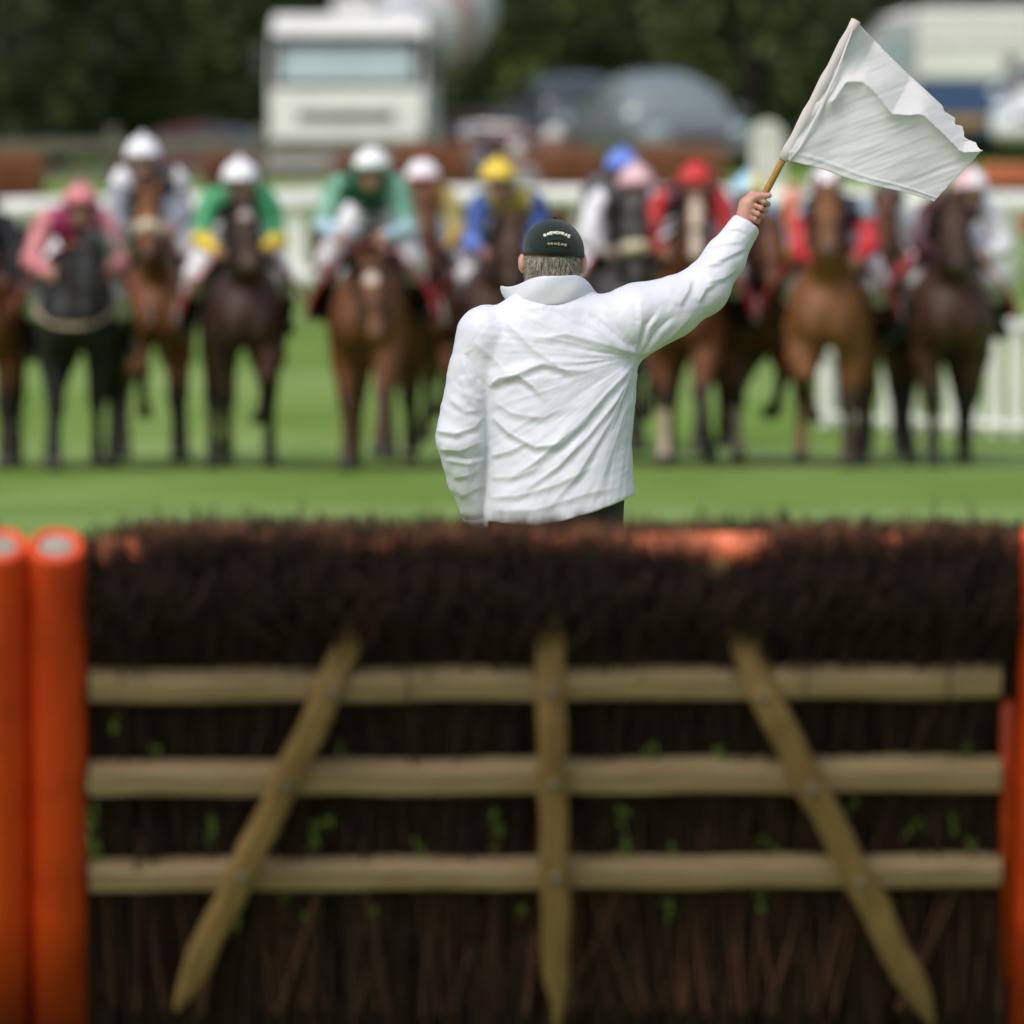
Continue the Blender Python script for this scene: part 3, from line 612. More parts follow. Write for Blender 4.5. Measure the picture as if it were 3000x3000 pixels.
def coat(name, col, pts, muz, blaze, chest=None):
    """hair colour of one horse: body, dark points, muzzle and white face marking (pigment attributes on the mesh)"""
    m = bpy.data.materials.new(name); m.use_nodes = True; t = m.node_tree; n = t.nodes; b = n['Principled BSDF']
    b.inputs['Roughness'].default_value = .55; b.inputs['Specular IOR Level'].default_value = .28
    tc = n.new('ShaderNodeTexCoord'); nz = n.new('ShaderNodeTexNoise'); nz.inputs['Scale'].default_value = 3.5; nz.inputs['Detail'].default_value = 5; t.links.new(tc.outputs['Object'], nz.inputs['Vector'])
    rp = n.new('ShaderNodeValToRGB'); rp.color_ramp.elements[0].position = .3; rp.color_ramp.elements[1].position = .7
    rp.color_ramp.elements[0].color = (*[c * .6 for c in col], 1); rp.color_ramp.elements[1].color = (*[c * 1.25 for c in col], 1); t.links.new(nz.outputs[0], rp.inputs[0])
    cur = rp.outputs[0]
    for at, c in (('points', pts), ('muzzle', muz), ('blaze', blaze)):
        a = n.new('ShaderNodeAttribute'); a.attribute_name = at; x = n.new('ShaderNodeMix'); x.data_type = 'RGBA'
        t.links.new(a.outputs['Fac'], x.inputs[0]); t.links.new(cur, x.inputs[6]); x.inputs[7].default_value = (*c, 1); cur = x.outputs[2]
    t.links.new(cur, b.inputs['Base Color']); return m
BLACKHAIR = mat('black horsehair', (.022, .018, .015), .6); LEATHER = mat('dark leather', (.035, .02, .013), .5); FLEECE = mat('cream fleece', (.68, .60, .42), .95, bump=.6, bumpscale=60)
GIRTHM = mat('tan girth web', (.34, .27, .18), .8); EYEM = mat('horse eye', (.01, .008, .006), .1); HOOFM = mat('dark hoof', (.05, .045, .04), .6); CLOTHRED = mat('red saddlecloth', (.42, .018, .02), .7); CLOTHOR = mat('orange saddlecloth', (.68, .16, .06), .7); WHITECLOTH = mat('white number patch', (.62, .6, .58), .7)
TACKM = mat('bridle strap', (.03, .02, .016), .5)
def horse(px, D, label, coatm, poll, muz, pose=0, white=0.0, socks=(), fleece=False, girth=False, cloth='red', yaw=0.0, mane=True, greymane=None, sx=1.0, hair=None):
    """poll, muz: (photo x, photo y) of the top of the head and the nose tip"""
    g = gz(D); ori = Vector((P(px, 0, D).x, D, g))
    t = empty('racehorse', ori, label, 'horse', 'racehorses galloping towards the hurdle', (0, 0, yaw))
    def loc(q, y):
        p = P(q[0], q[1], D + y); wx, wy = p.x - ori.x, y; return np.array([wx * math.cos(yaw) + wy * math.sin(yaw), -wx * math.sin(yaw) + wy * math.cos(yaw), p.z - g])
    A = loc(poll, -.72); B = loc(muz, -.95)
    # keep the skull its true length: set the nose forward as far as that asks
    L = .57; dz = A[2] - B[2]; dx = B[0] - A[0]; yy = math.sqrt(max(L * L - dz * dz - dx * dx, .01)); B[1] = A[1] - yy; B = np.array([A[0] + dx, B[1], A[2] - dz])
    d = (B - A) / np.linalg.norm(B - A); lat = np.array([1.0, 0, 0]) - d * d[0]; lat /= np.linalg.norm(lat); up = np.cross(lat, d); up = up if up[2] > 0 or abs(d[2]) > .99 else -up
    if up[1] > 0 and abs(d[2]) > .3: up = -up     # the forehead side looks ahead and up
    C = lambda u, s, f=0.0: A + d * u + lat * s + up * f
    pr = [cap((0, 0, 1.2), (0, .8, 1.22), .285, .275, (.88, 1, 1)), cap((0, -.24, 1.12), (0, .1, 1.15), .215, .275, (.9, 1, 1)), ell((-.115, -.2, 1.08), (.145, .22, .27)), ell((.115, -.2, 1.08), (.145, .22, .27)),
          cap((0, 0, 1.46), (0, .5, 1.44), .13, .11), ell((-.13, .98, 1.25), (.17, .3, .32)), ell((.13, .98, 1.25), (.17, .3, .32)), cap((0, .75, 1.38), (0, 1.15, 1.32), .2, .16),
          cap((0, -.08, 1.30), (A[0] * .55, -.42, 1.30 * .45 + A[2] * .55 - .06), .22, .155, (.70, 1, 1)), cap((A[0] * .55, -.42, 1.30 * .45 + A[2] * .55 - .06), A - np.array([0, -.06, .04]), .155, .1, (.72, 1, 1)),
          cap(C(.02, 0), C(.30, 0), .092, .07, (.88, 1, 1)), cap(C(.28, 0), C(.52, 0), .064, .05), cap(C(.1, 0, -.10), C(.36, 0, -.05), .08, .046, (.75, 1, 1)), ell(C(.53, 0, -.01), (.056, .058, .055)), ell(C(.16, .066, .01), (.024, .045, .045)), ell(C(.16, -.066, .01), (.024, .045, .045))]
    pr += [ell((-.095, -.37, 1.05), (.105, .10, .15), 0, .02), ell((.095, -.37, 1.05), (.105, .10, .15), 0, .02)]
    pr = [dict(p, reg=1) if k in (8, 9) else (dict(p, reg=2) if 10 <= k < 16 else p) for k, p in enumerate(pr)]
    for s in (-1, 1):
        e0 = C(-.03, s * .055, .01); e1 = e0 + np.array([s * .025, -.02, .17]); pr.append(cap(e0, (e0 + e1) / 2, .026, .034, (1, .7, 1), 3, .012)); pr.append(cap((e0 + e1) / 2, e1, .032, .006, (1, .7, 1), 3, .012))
    fl, fr, hl, hr = POSES[pose]; HO = []
    for s, k, (kn, fe, ho) in ((-1, 4, fl), (1, 5, fr)):
        pr += chain([(s * .165, -.12, 1.02, .13), (s * .165, (-.06 + kn[1]) / 2, .80, .098), (s * kn[0], kn[1], kn[2], .066)], 0, k=.05)
        pr += chain([(s * kn[0], kn[1], kn[2], .06), (s * (kn[0] + fe[0]) / 2, (kn[1] + fe[1]) / 2, (kn[2] + fe[2]) / 2, .038), (s * fe[0], fe[1], fe[2], .047), (s * ho[0], ho[1], ho[2] + .04, .045)], k, k=.02); HO.append((s * ho[0], ho[1], ho[2], k))
    for s, k, (hk, fe, ho) in ((-1, 6, hl), (1, 7, hr)):
        pr += chain([(s * .15, .98, 1.12, .19), (s * .17, (.82 + hk[1]) / 2 - .05, .84, .13), (s * hk[0], hk[1], hk[2], .062)], 0, k=.06)
        pr += chain([(s * hk[0], hk[1], hk[2], .06), (s * (hk[0] + fe[0]) / 2, (hk[1] + fe[1]) / 2, (hk[2] + fe[2]) / 2, .042), (s * fe[0], fe[1], fe[2], .048), (s * ho[0], ho[1], ho[2] + .04, .046)], k, k=.02); HO.append((s * ho[0], ho[1], ho[2], k))
    for p in pr:
        if p['k'] is None: p['k'] = .05
    V, Q, R = surface(pr, .023, .05, smooth=1)
    if sx != 1: V[:, 0] *= sx
    pts = np.clip((R >= 4) * 1.0, 0, 1); pts = np.maximum(pts, np.clip((.66 - V[:, 2]) / .14, 0, 1))
    for k in socks: pts = np.where((R == k) & (V[:, 2] < .42), -1, pts)
    rel = V - A; u = rel @ d; s_ = rel @ lat; f_ = rel @ up
    bl = np.zeros(len(V)); hd = (R == 2) & (f_ > .02)
    if white >= 1: bl = np.where(hd & (u > .02), np.clip((.055 - abs(s_)) / .03, 0, 1), 0)
    elif white > 0: bl = np.where(hd, np.clip((.06 - np.sqrt((u - .12) ** 2 + s_ ** 2)) / .03, 0, 1), 0) * white
    if socks: bl = np.where(pts < 0, .8, bl); pts = np.maximum(pts, 0)
    if greymane: bl = np.maximum(bl, (R == 1) * np.clip((V[:, 0] - A[0] * .6 - .02) / .05, 0, 1))
    mz = np.where((R == 2), np.clip((u - .42) / .1, 0, 1), 0) * .8
    if fleece is None: pass
    body = mesh('body', V, Q, coatm, t, attrs={'points': pts, 'blaze': bl, 'muzzle': mz})
    hairm = hair or BLACKHAIR
    for s in (-1, 1): m = MB(); m.sphere(C(.17, s * .078, .03), .024, 8, 6); m.build('eye', EYEM, t, True)
    for x, y, z, k in HO: m = MB(); m.lathe([(.03, .05), (.05, .045), (.062, -.03), (.03, -.032)], (x * sx, y - .01, z + .005), (0, .25, 1), 10); m.build('hoof', HOOFM, t, True)
    n = 150; ts = RNG.uniform(0, 1, n); p0 = np.array([0, .02, 1.60]); p1 = np.array([A[0] * .55, -.40, 1.36 * .45 + A[2] * .55 + .10]); p2 = A + np.array([0, .03, .09])
    b = np.where((ts < .5)[:, None], p0 + (p1 - p0) * (ts * 2)[:, None], p1 + (p2 - p1) * (ts * 2 - 1)[:, None]) + RNG.normal(0, .012, (n, 3))
    side = 1 if greymane else -1
    V2, F2, _ = twigs(b, np.stack([side * RNG.uniform(.3, 1.2, n), RNG.uniform(.2, .8, n), RNG.uniform(-.3, .5, n)], 1), RNG.uniform(.1, .2, n), np.full(n, .012), np.stack([side * .06 + 0 * ts, .05 + 0 * ts, -.1 + 0 * ts], 1), 2, .2)
    tag(mesh('mane', V2, F2, greymane or hairm, t), kind='stuff')
    n = 90; V2, F2, _ = twigs(np.array([0, 1.27, 1.42]) + RNG.normal(0, .02, (n, 3)), np.stack([RNG.normal(0, .18, n), np.ones(n), RNG.normal(.1, .12, n)], 1), RNG.uniform(.4, .75, n), np.full(n, .016), np.stack([RNG.normal(0, .06, n), 0 * np.ones(n), -RNG.uniform(.2, .5, n)], 1), 3, .2)
    tag(mesh('tail', V2, F2, hairm, t), kind='stuff')
    # bridle, fleece noseband, girth, saddlecloth, saddle
    def ring(u, ra, rb, off=0.0): return [C(u, ra * math.cos(a), off + rb * math.sin(a)) for a in np.linspace(0, 2 * math.pi, 17)]
    m = MB(); m.tube(ring(.34, .082, .092, -.02), .014, 6, cap=False); m.tube([C(.04, -.09, -.04), C(.05, -.07, .085), C(.05, .07, .085), C(.04, .09, -.04)], .013, 6)
    for s in (-1, 1): m.tube([C(.03, s * .1, -.04), C(.2, s * .095, -.02), C(.42, s * .075, -.02)], .012, 6); m.tube([C(.43, s * .082, -.02), C(.42, s * .08, -.03)], .03, 8)
    br = m.build('bridle', TACKM, t, True)
    if fleece: m = MB(); m.tube(ring(.31, .075, .082, .0), .048, 8, cap=False); m.build('fleece_noseband', FLEECE, t, True)
    for s in (-1, 1):
        e = C(.43, s * .09, -.03); m = MB(); m.tube([e, (e + np.array([s * .14, -.36, 1.56])) / 2 - np.array([0, 0, .03]), (s * .13, -.36, 1.60)], .009, 5); m.build('rein', TACKM, t, True)
    if girth:
        m = MB(); m.tube([(sg * .275 * math.sin(a) * 1, -.18 - .30 * math.cos(a), 1.19 - .16 * math.cos(a)) for sg in (1,) for a in np.linspace(-1.5, 1.5, 15)], .03, 6, flat=.5); m.build('breast_girth', GIRTHM, t, True)
    cm = CLOTHOR if cloth == 'orange' else CLOTHRED; V3 = []; na = 25
    for y in np.linspace(.14, .74, 5):
        for a in np.linspace(-1.92, 1.92, na):
            e = max(0, abs(a) - 1.0); fl_ = .325 + .2 * e; V3.append((fl_ * math.sin(a) * sx, y, 1.23 + (.40 if abs(a) < 1.57 else .46) * math.cos(a)))
    n3 = len(V3); V3 += [(x * .965, y, 1.23 + (z - 1.23) * .965) for x, y, z in V3]; F3 = []
    for o_, rv in ((0, 0), (n3, 1)):
        for j in range(4):
            for i in range(na - 1):
                q = [o_ + j * na + i, o_ + j * na + i + 1, o_ + (j + 1) * na + i + 1, o_ + (j + 1) * na + i]; F3.append(q[::-1] if rv else q)
    rim = list(range(na)) + [j * na + na - 1 for j in range(1, 5)] + [4 * na + i for i in range(na - 2, -1, -1)] + [j * na for j in range(3, 0, -1)]
    F3 += [[rim[i], n3 + rim[i], n3 + rim[(i + 1) % len(rim)], rim[(i + 1) % len(rim)]] for i in range(len(rim))]
    cl = mesh('saddlecloth', V3, F3, cm, t)
    for s in (-1, 1): m = MB(); m.box((s * .49 * sx, .44, 1.13), (.012, .24, .17), R=Matrix.Rotation(s * -.12, 3, 'Y'), bev=.004); m.build('number_patch', WHITECLOTH, cl)
    m = MB(); m.sphere((0, .42, 1.635), (.17, .27, .06)); m.sphere((0, .66, 1.67), (.15, .07, .06)); m.build('saddle', LEATHER, t, True)
    return t

# ------------------------------------------------------------------ riders (same axes; crouched over the withers)
SKIN = mat('skin', (.52, .29, .21), .5, (.46, .24, .17), 20); BOOTM = mat('black riding boot', (.015, .015, .016), .35); GOGM = mat('dark goggles', (.02, .02, .022), .15)
def rider_shape(var):
    tw = (0, .05, -.06)[var]; ex = (0, .035, -.02)[var]; hz = (0, -.02, .03)[var]
    S_ = [(-.18, .02 - tw, 2.0), (.18, .02 + tw, 2.0)]; E_ = [(-.275 - ex, -.12, 1.72), (.275 + ex, -.10, 1.71 + hz)]; Wr = [(-.15, -.34, 1.63), (.15, -.34, 1.63)]
    hd = (tw, -.17, 2.13 + hz); pr = []
    pr += [cap((0, .62, 1.86), (0, .30, 1.95), .14, .135, (1.05, 1, 1), 3), cap((0, .30, 1.95), (0, .06, 1.99), .135, .135, (1.15, 1, 1), 1), cap((-.13, .03 - tw, 2.0), (.13, .03 + tw, 2.0), .1, .1, reg=1), cap((0, .0, 2.03), (hd[0], -.12, 2.07 + hz), .065, .055, reg=0)]
    pr += [ell(hd, (.078, .1, .112), 0), ell((hd[0], hd[1] - .05, hd[2] - .07), (.052, .06, .06), 0), cap((hd[0], hd[1] - .098, hd[2]), (hd[0], hd[1] - .118, hd[2] - .035), .012, .017, reg=0, k=.012), cap((hd[0] - .03, hd[1] - .092, hd[2] - .07), (hd[0] + .03, hd[1] - .092, hd[2] - .07), .012, reg=0, k=.01)]
    for s in (-1, 1): pr.append(ell((hd[0] + s * .082, hd[1] + .01, hd[2] - .02), (.012, .02, .032), 0, .01))
    for i, s in ((0, -1), (1, 1)):
        pr += chain([(*S_[i], .082), (s * (.215 + ex * .3), -.01, 1.94, .074)], 4 + i); pr += chain([(s * (.215 + ex * .3), -.01, 1.94, .074), (*E_[i], .054)], 6 + i); pr += chain([(*E_[i], .055), (*Wr[i], .037)], 8 + i)
        pr += chain([(s * .1, .62, 1.82, .13), (s * .30, .16, 1.47, .082)], 3); pr += chain([(s * .30, .16, 1.47, .074), (s * .315, .28, 1.36, .07)], 3); pr += chain([(s * .315, .28, 1.36, .07), (s * .34, .40, 1.25, .062), (s * .35, .52, 1.14, .045)], 10 + i)
        pr += chain([(s * .35, .52, 1.13, .045), (s * .36, .46, 1.08, .048), (s * .37, .32, 1.07, .038)], 10 + i)
    V, Q, R = surface(pr, .0165, .035, smooth=1)
    N = normals(V, Q)
    hv, hq = V, Q
    for s in (-1, 1):
        w = np.array([s * .15, -.34, 1.63]); v2, q2, _ = surface(fist(w + np.array([-s * .02, -.1, -.01]), (0, -.25, .97), (-s, 0, 0), (0, .97, .25), w), .0065, .012)
        hq = np.concatenate([hq, q2 + len(hv)]); hv = np.concatenate([hv, v2])
    sub = lambda k, off, sm=2: (lambda v, q, u: (v, q, u))(*shell(V, Q, N, k, off))
    out = {'body': (hv, hq), 'silks': sub((R == 1) | (R == 4) | (R == 5), .010), 'breeches': sub(R == 3, .009)}
    for i in (0, 1):
        v, q, u = sub((R == 4 + i) | (R == 6 + i) | (R == 8 + i), .013); fi = (np.isin(R[u][q], (8 + i,)).sum(1) >= 2) * 1 + (np.isin(R[u][q], (6 + i, 8 + i)).sum(1) >= 2) * 1; out['sleeve%d' % i] = (v, q, fi)
        out['boot%d' % i] = sub(R == 10 + i, .01)
    return out, hd
RID = {}
def rider_mesh(var):
    if var in RID: return RID[var]
    sh, hd = rider_shape(var); r = {'hd': hd}
    def raw(name, v, q, nm, idx=None):
        o = mesh(name, v - np.array([0, .4, 1.66]), q, [None] * 0 + nm, None, idx); me = o.data; bpy.data.objects.remove(o); return me
    r['body'] = raw('body', *sh['body'], [SKIN])
    r['silks'] = raw('silks', sh['silks'][0], sh['silks'][1], [SKIN]); r['breeches'] = raw('breeches', sh['breeches'][0], sh['breeches'][1], [SKIN])
    for i in (0, 1):
        v, q, fi = sh['sleeve%d' % i]; r['sleeve%d' % i] = raw('sleeve', v, q, [SKIN, SKIN, SKIN], fi); r['boot%d' % i] = raw('boot', sh['boot%d' % i][0], sh['boot%d' % i][1], [BOOTM])
    h = Vector(hd) - Vector((0, .4, 1.66))
    # skull cap in two halves under a silk, with a peak and a bobble
    V, F, I = [], [], []; n, m_ = 24, 9
    for k in range(m_ + 1):
        ph = math.pi * .56 * k / m_
        for j in range(n): V.append((h.x + .132 * math.sin(ph) * math.cos(2 * math.pi * j / n), h.y + .012 + .15 * math.sin(ph) * math.sin(2 * math.pi * j / n), h.z + .035 + .128 * math.cos(ph) - .02 * math.sin(ph) * (math.sin(2 * math.pi * j / n) > 0)))
    for k in range(m_):
        for j in range(n): F.append([k * n + j, k * n + (j + 1) % n, (k + 1) * n + (j + 1) % n, (k + 1) * n + j]); I.append(0 if n // 4 <= j < 3 * n // 4 else 1)
    F.append([m_ * n + j for j in range(n)]); I.append(0)
    o = mesh('skull_cap', V, F, [SKIN, SKIN], None, I); r['cap'] = o.data; bpy.data.objects.remove(o)
    mb = MB(); a = np.linspace(math.pi * 1.12, math.pi * 1.88, 11); inn = [(h.x + .125 * math.cos(q), h.y + .012 + .142 * math.sin(q)) for q in a]; out = [(h.x + .14 * math.cos(q), h.y - .03 + .185 * math.sin(q)) for q in a[::-1]]
    mb.prism(inn + out, 2, h.z + .022, h.z + .034); o = mb.build('peak', SKIN, None); r['peak'] = o.data; bpy.data.objects.remove(o)
    mb = MB(); mb.sphere((h.x, h.y, h.z + .168), .026, 10, 8); o = mb.build('bobble', SKIN, None, True); r['bobble'] = o.data; bpy.data.objects.remove(o)
    mb = MB(); mb.tube([(h.x + .088 * math.cos(q), h.y + .004 + .108 * math.sin(q), h.z - .024) for q in np.linspace(math.pi * 1.02, math.pi * 1.98, 13)], .024, 6, flat=.5); o = mb.build('goggles', GOGM, None, True); r['goggles'] = o.data; bpy.data.objects.remove(o)
    RID[var] = r; return r
def silk(k, c): return mat('silk ' + k, c, .42, [q * .86 for q in c], 5, bump=.25, bumpscale=14, spec=.4)
SILK = {'pink': (.62, .22, .24), 'rose': (.36, .035, .12), 'white': (.86, .86, .90), 'grey': (.26, .28, .33), 'pale grey': (.60, .59, .62), 'dark grey': (.075, .072, .08), 'green': (.035, .30, .12), 'dark green': (.008, .10, .04), 'pale blue': (.42, .58, .68), 'gold': (.46, .28, .035), 'pale gold': (.58, .48, .17), 'yellow': (.80, .58, .06), 'blue': (.03, .085, .33), 'bright blue': (.16, .27, .78), 'olive': (.30, .26, .03),
        'red': (.58, .03, .03), 'scarlet': (.66, .04, .05), 'maroon': (.085, .018, .03), 'black': (.015, .016, .018), 'navy': (.04, .035, .06), 'blush': (.74, .50, .52), 'seafoam': (.18, .42, .30), 'light blue': (.38, .64, .82), 'lemon': (.76, .66, .20)}
def rider(h, px, top, D, label, capc, torso, sl, sr=None, breeches='white', var=0, capR=None, yaw=0.0, peak=None, bobble=None):
    """top: photo row of the crown of the cap; sl, sr: (upper, lower) sleeve colours, left and right in the photo"""
    r = rider_mesh(var); g = gz(D); crown = P(0, top, D - .2).z; z = crown - (r['hd'][2] + .165) + 1.66; hy = r['hd'][1] - .4; x = P(px, 0, D).x - (r['hd'][0] * math.cos(yaw) - hy * math.sin(yaw))
    t = empty('person', (x, D + .4, z), label, 'person', 'riders in racing silks', (0, 0, yaw)); sr = sr or sl
    M = lambda k: silk(k, SILK[k])
    def put(nm, me, mats, par=t):
        o = link(nm, me, par)
        for i, m in enumerate(mats): o.material_slots[i].link = 'OBJECT'; o.material_slots[i].material = m
        return o
    put('body', r['body'], [SKIN]); put('silks', r['silks'], [M(torso)]); put('breeches', r['breeches'], [M(breeches)])
    sl, sr = [q if len(q) == 3 else (q[0], q[0], q[1]) for q in (sl, sr)]; put('sleeve', r['sleeve0'], [M(q) for q in sl]); put('sleeve', r['sleeve1'], [M(q) for q in sr]); put('boot', r['boot0'], [BOOTM]); put('boot', r['boot1'], [BOOTM])
    c = put('skull_cap', r['cap'], [M(capc), M(capR or capc)]); put('peak', r['peak'], [M(peak or capc)], c); put('bobble', r['bobble'], [M(bobble or capc)], c); put('goggles', r['goggles'], [GOGM])
    return t
K = dict
CO = K(black=coat('near black coat', (.011, .011, .012), (.010, .010, .010), (.012, .012, .012), (.52, .52, .53)), chest=coat('bright bay coat', (.19, .07, .022), (.028, .018, .012), (.05, .03, .022), (.6, .5, .42)),
       dbay=coat('dark bay coat', (.048, .022, .014), (.018, .013, .011), (.11, .07, .052), (.5, .42, .38)), chnt=coat('chestnut coat', (.155, .058, .02), (.07, .035, .016), (.13, .07, .04), (.66, .58, .5)),
       brown=coat('brown coat', (.14, .05, .02), (.025, .017, .012), (.12, .06, .035), (.5, .4, .32)), dkbr=coat('dark brown coat', (.062, .028, .015), (.02, .014, .011), (.04, .024, .018), (.4, .35, .3)), gold=coat('golden bay coat', (.20, .08, .025), (.05, .03, .018), (.09, .06, .045), (.5, .3, .18)),
       grey=coat('iron grey coat', (.085, .08, .08), (.03, .028, .028), (.06, .055, .055), (.5, .5, .5)), mbay=coat('mid bay coat', (.145, .056, .024), (.022, .016, .013), (.10, .055, .04), (.45, .36, .3)))
GREYM = mat('grey mane hair', (.46, .46, .46), .7, (.3, .3, .3), 12)
def field():
    H = horse; R = rider
    H(-42, 66.3, 'brown horse cut by the left edge under a rider in black', CO['brown'], (-60, 700), (-75, 880), 1, yaw=0.05)
    R(0, -55, 545, 66.3, 'rider in black silks cut by the left edge', 'black', 'black', ('black', 'black'), yaw=0.05)
    H(225, 65.6, 'near black horse with grey mane and low head under the pink rider', CO['black'], (262, 722), (250, 935), 2, girth=True, cloth='orange', greymane=GREYM, yaw=-0.02)
    R(0, 240, 536, 65.8, 'rider in pink silks and pink cap crouched on the near black horse', 'pink', 'rose', ('pink', 'pink'), var=1, peak='rose', yaw=-0.02)
    H(458, 68.2, 'bright bay horse with cream fleece noseband right of the near black horse', CO['chest'], (435, 590), (432, 760), 1, fleece=True, yaw=0.08)
    R(0, 420, 398, 68.4, 'rider in grey silks with white shoulders and white cap sitting highest', 'white', 'dark grey', ('white', 'grey', 'grey'), var=2, yaw=0.08)
    H(722, 65.9, 'dark bay horse with small white star under the green and yellow rider', CO['dbay'], (716, 615), (728, 785), 5, white=.7, yaw=0.06)
    R(0, 704, 466, 66.1, 'rider in green silks with yellow forearms and white cap on the dark bay', 'white', 'green', ('green', 'yellow'), var=0, yaw=0.06)
    H(1082, 65.7, 'chestnut horse with bright white star and low head under the dark green rider', CO['chnt'], (1088, 790), (1106, 990), 4, white=.95, yaw=-0.09)
    R(0, 1090, 432, 65.9, 'rider in dark green with pale green and blue sleeves and white cap', 'white', 'dark green', ('seafoam', 'pale blue'), var=1, capR='white', bobble='seafoam', peak='seafoam', yaw=-0.09)
    H(1248, 68.6, 'brown horse with high head just right of the chestnut with the white star', CO['mbay'], (1238, 590), (1255, 800), 0, yaw=0.1)
    R(0, 1238, 466, 68.8, 'rider in gold silks and white cap with a red edge', 'white', 'gold', ('pale gold', 'gold'), var=0, capR='white', bobble='red', peak='red', yaw=0.1)
    H(1452, 67.0, 'dark brown horse beside the steward under the yellow-capped rider', CO['dkbr'], (1500, 660), (1500, 850), 1, yaw=-0.07)
    R(0, 1460, 463, 67.0, 'rider with blue sleeves and bright yellow cap left of the steward', 'yellow', 'olive', ('blue', 'blue', 'bright blue'), var=2, peak='lemon', yaw=-0.07)
    H(1840, 67.4, 'dark grey horse with cream fleece noseband behind the raised arm', CO['grey'], (1858, 605), (1876, 850), 0, fleece=True, yaw=0.12)
    R(0, 1862, 480, 67.6, 'rider in pale grey silks and blush pink cap right of the steward', 'blush', 'dark grey', ('white', 'pale grey'), var=1, yaw=0.12)
    H(1800, 71.2, 'black horse mostly hidden behind the dark grey horse', CO['black'], (1790, 640), (1786, 820), 3, yaw=0.05)
    R(0, 1822, 436, 71.4, 'rider in dark silks and bright blue cap behind the blush pink cap', 'bright blue', 'dark grey', ('dark grey', 'dark grey'), var=0, breeches='pale grey', yaw=0.05)
    H(2010, 66.8, 'brown horse with white face under the red rider', CO['brown'], (2040, 590), (2045, 760), 4, white=1.0, socks=(4,), yaw=-0.1)
    R(0, 2038, 476, 67.0, 'rider all in red silks and red cap', 'red', 'maroon', ('red', 'scarlet'), var=1, yaw=-0.1)
    H(2205, 67.9, 'mid bay horse under the yellow rider, half behind the raised hand', CO['mbay'], (2258, 660), (2268, 855), 0, socks=(4,), sx=1.08, yaw=0.16)
    R(0, 2190, 505, 68.0, 'rider in pale blue with yellow forearms, cap half pale blue half yellow, behind the hand', 'light blue', 'light blue', ('light blue', 'yellow'), var=0, capR='lemon', peak='lemon', yaw=0.16)
    H(2425, 66.6, 'golden bay horse with head held high under the red and white rider', CO['gold'], (2424, 575), (2428, 745), 1, white=0, socks=(6,), sx=1.08, yaw=-0.06)
    R(0, 2420, 484, 66.8, 'rider with scarlet sleeves, pale blue shoulders and white cap below the flag', 'white', 'navy', ('pale blue', 'scarlet', 'scarlet'), var=2, yaw=-0.06)
    H(2605, 69.6, 'brown horse squeezed between the golden bay and the rightmost dark horse', CO['brown'], (2592, 610), (2600, 850), 5, yaw=0.1)
    R(0, 2600, 530, 69.8, 'rider in pale grey silks and dark cap partly behind the flag corner', 'dark grey', 'white', ('pale grey', 'white'), var=0, breeches='pale grey', yaw=0.1)
    H(2785, 66.9, 'dark brown horse rightmost in the field under the maroon and white rider', CO['dkbr'], (2800, 615), (2806, 790), 2, sx=1.08, yaw=0.08)
    R(0, 2838, 492, 67.0, 'rider with one maroon and one white sleeve and blush and white cap, rightmost', 'blush', 'maroon', ('maroon', 'maroon'), ('white', 'white'), var=1, capR='white', yaw=0.08)
field()

# ------------------------------------------------------------------ onlookers behind the rail
def onlooker_meshes():
    pr = [ell((0, 0, 1.62), (.078, .098, .115), 0), ell((0, -.07, 1.56), (.05, .05, .06), 0), cap((0, -.1, 1.62), (0, -.115, 1.59), .011, .016, reg=0, k=.01), cap((0, .01, 1.42), (0, 0, 1.56), .06, .055, reg=0), cap((-.15, 0, 1.38), (.15, 0, 1.38), .085, reg=1), cap((0, 0, 1.3), (0, 0, .9), .17, .18, (1, .7, 1), 1), cap((0, 0, .95), (0, 0, .85), .17, .16, (1, .72, 1), 1)]
    for s in (-1, 1):
        pr += chain([(s * .2, 0, 1.36, .07), (s * .26, .02, 1.1, .055), (s * .24, -.08, .86, .042)], 1); pr += chain([(s * .1, 0, .88, .1), (s * .11, 0, .5, .072), (s * .11, .02, .1, .05)], 2); pr += chain([(s * .11, .03, .06, .05), (s * .12, -.14, .04, .042)], 3)
        pr += [ell((s * .24, -.09, .80), (.025, .035, .045), 0)] + [q for f in range(4) for q in chain([(s * .24, -.12 + f * .018, .78, .009), (s * .235, -.12 + f * .016, .735, .008), (s * .225, -.115 + f * .014, .70, .007)], 0, k=.004)] + chain([(s * .235, -.125, .80, .011), (s * .22, -.15, .76, .009)], 0, k=.005)
    V, Q, R = surface(pr, .014, .03, smooth=1); N = normals(V, Q); o = mesh('body', V, Q, SKIN); r = {'body': o.data}; bpy.data.objects.remove(o)
    for nm, k in (('coat', 1), ('trousers', 2), ('shoes', 3)):
        v, q, u = shell(V, Q, N, R == k, .012); o = mesh(nm, v, q, SKIN); r[nm] = o.data; bpy.data.objects.remove(o)
    mb = MB(); mb.lathe([(.005, .13), (.07, .12), (.1, .06), (.105, 0), (.16, -.012), (.16, -.022), (.02, -.022)], (0, 0, 1.655), (0, 0, 1), 18); o = mb.build('hat', SKIN, None, True); r['hat'] = o.data; bpy.data.objects.remove(o); return r
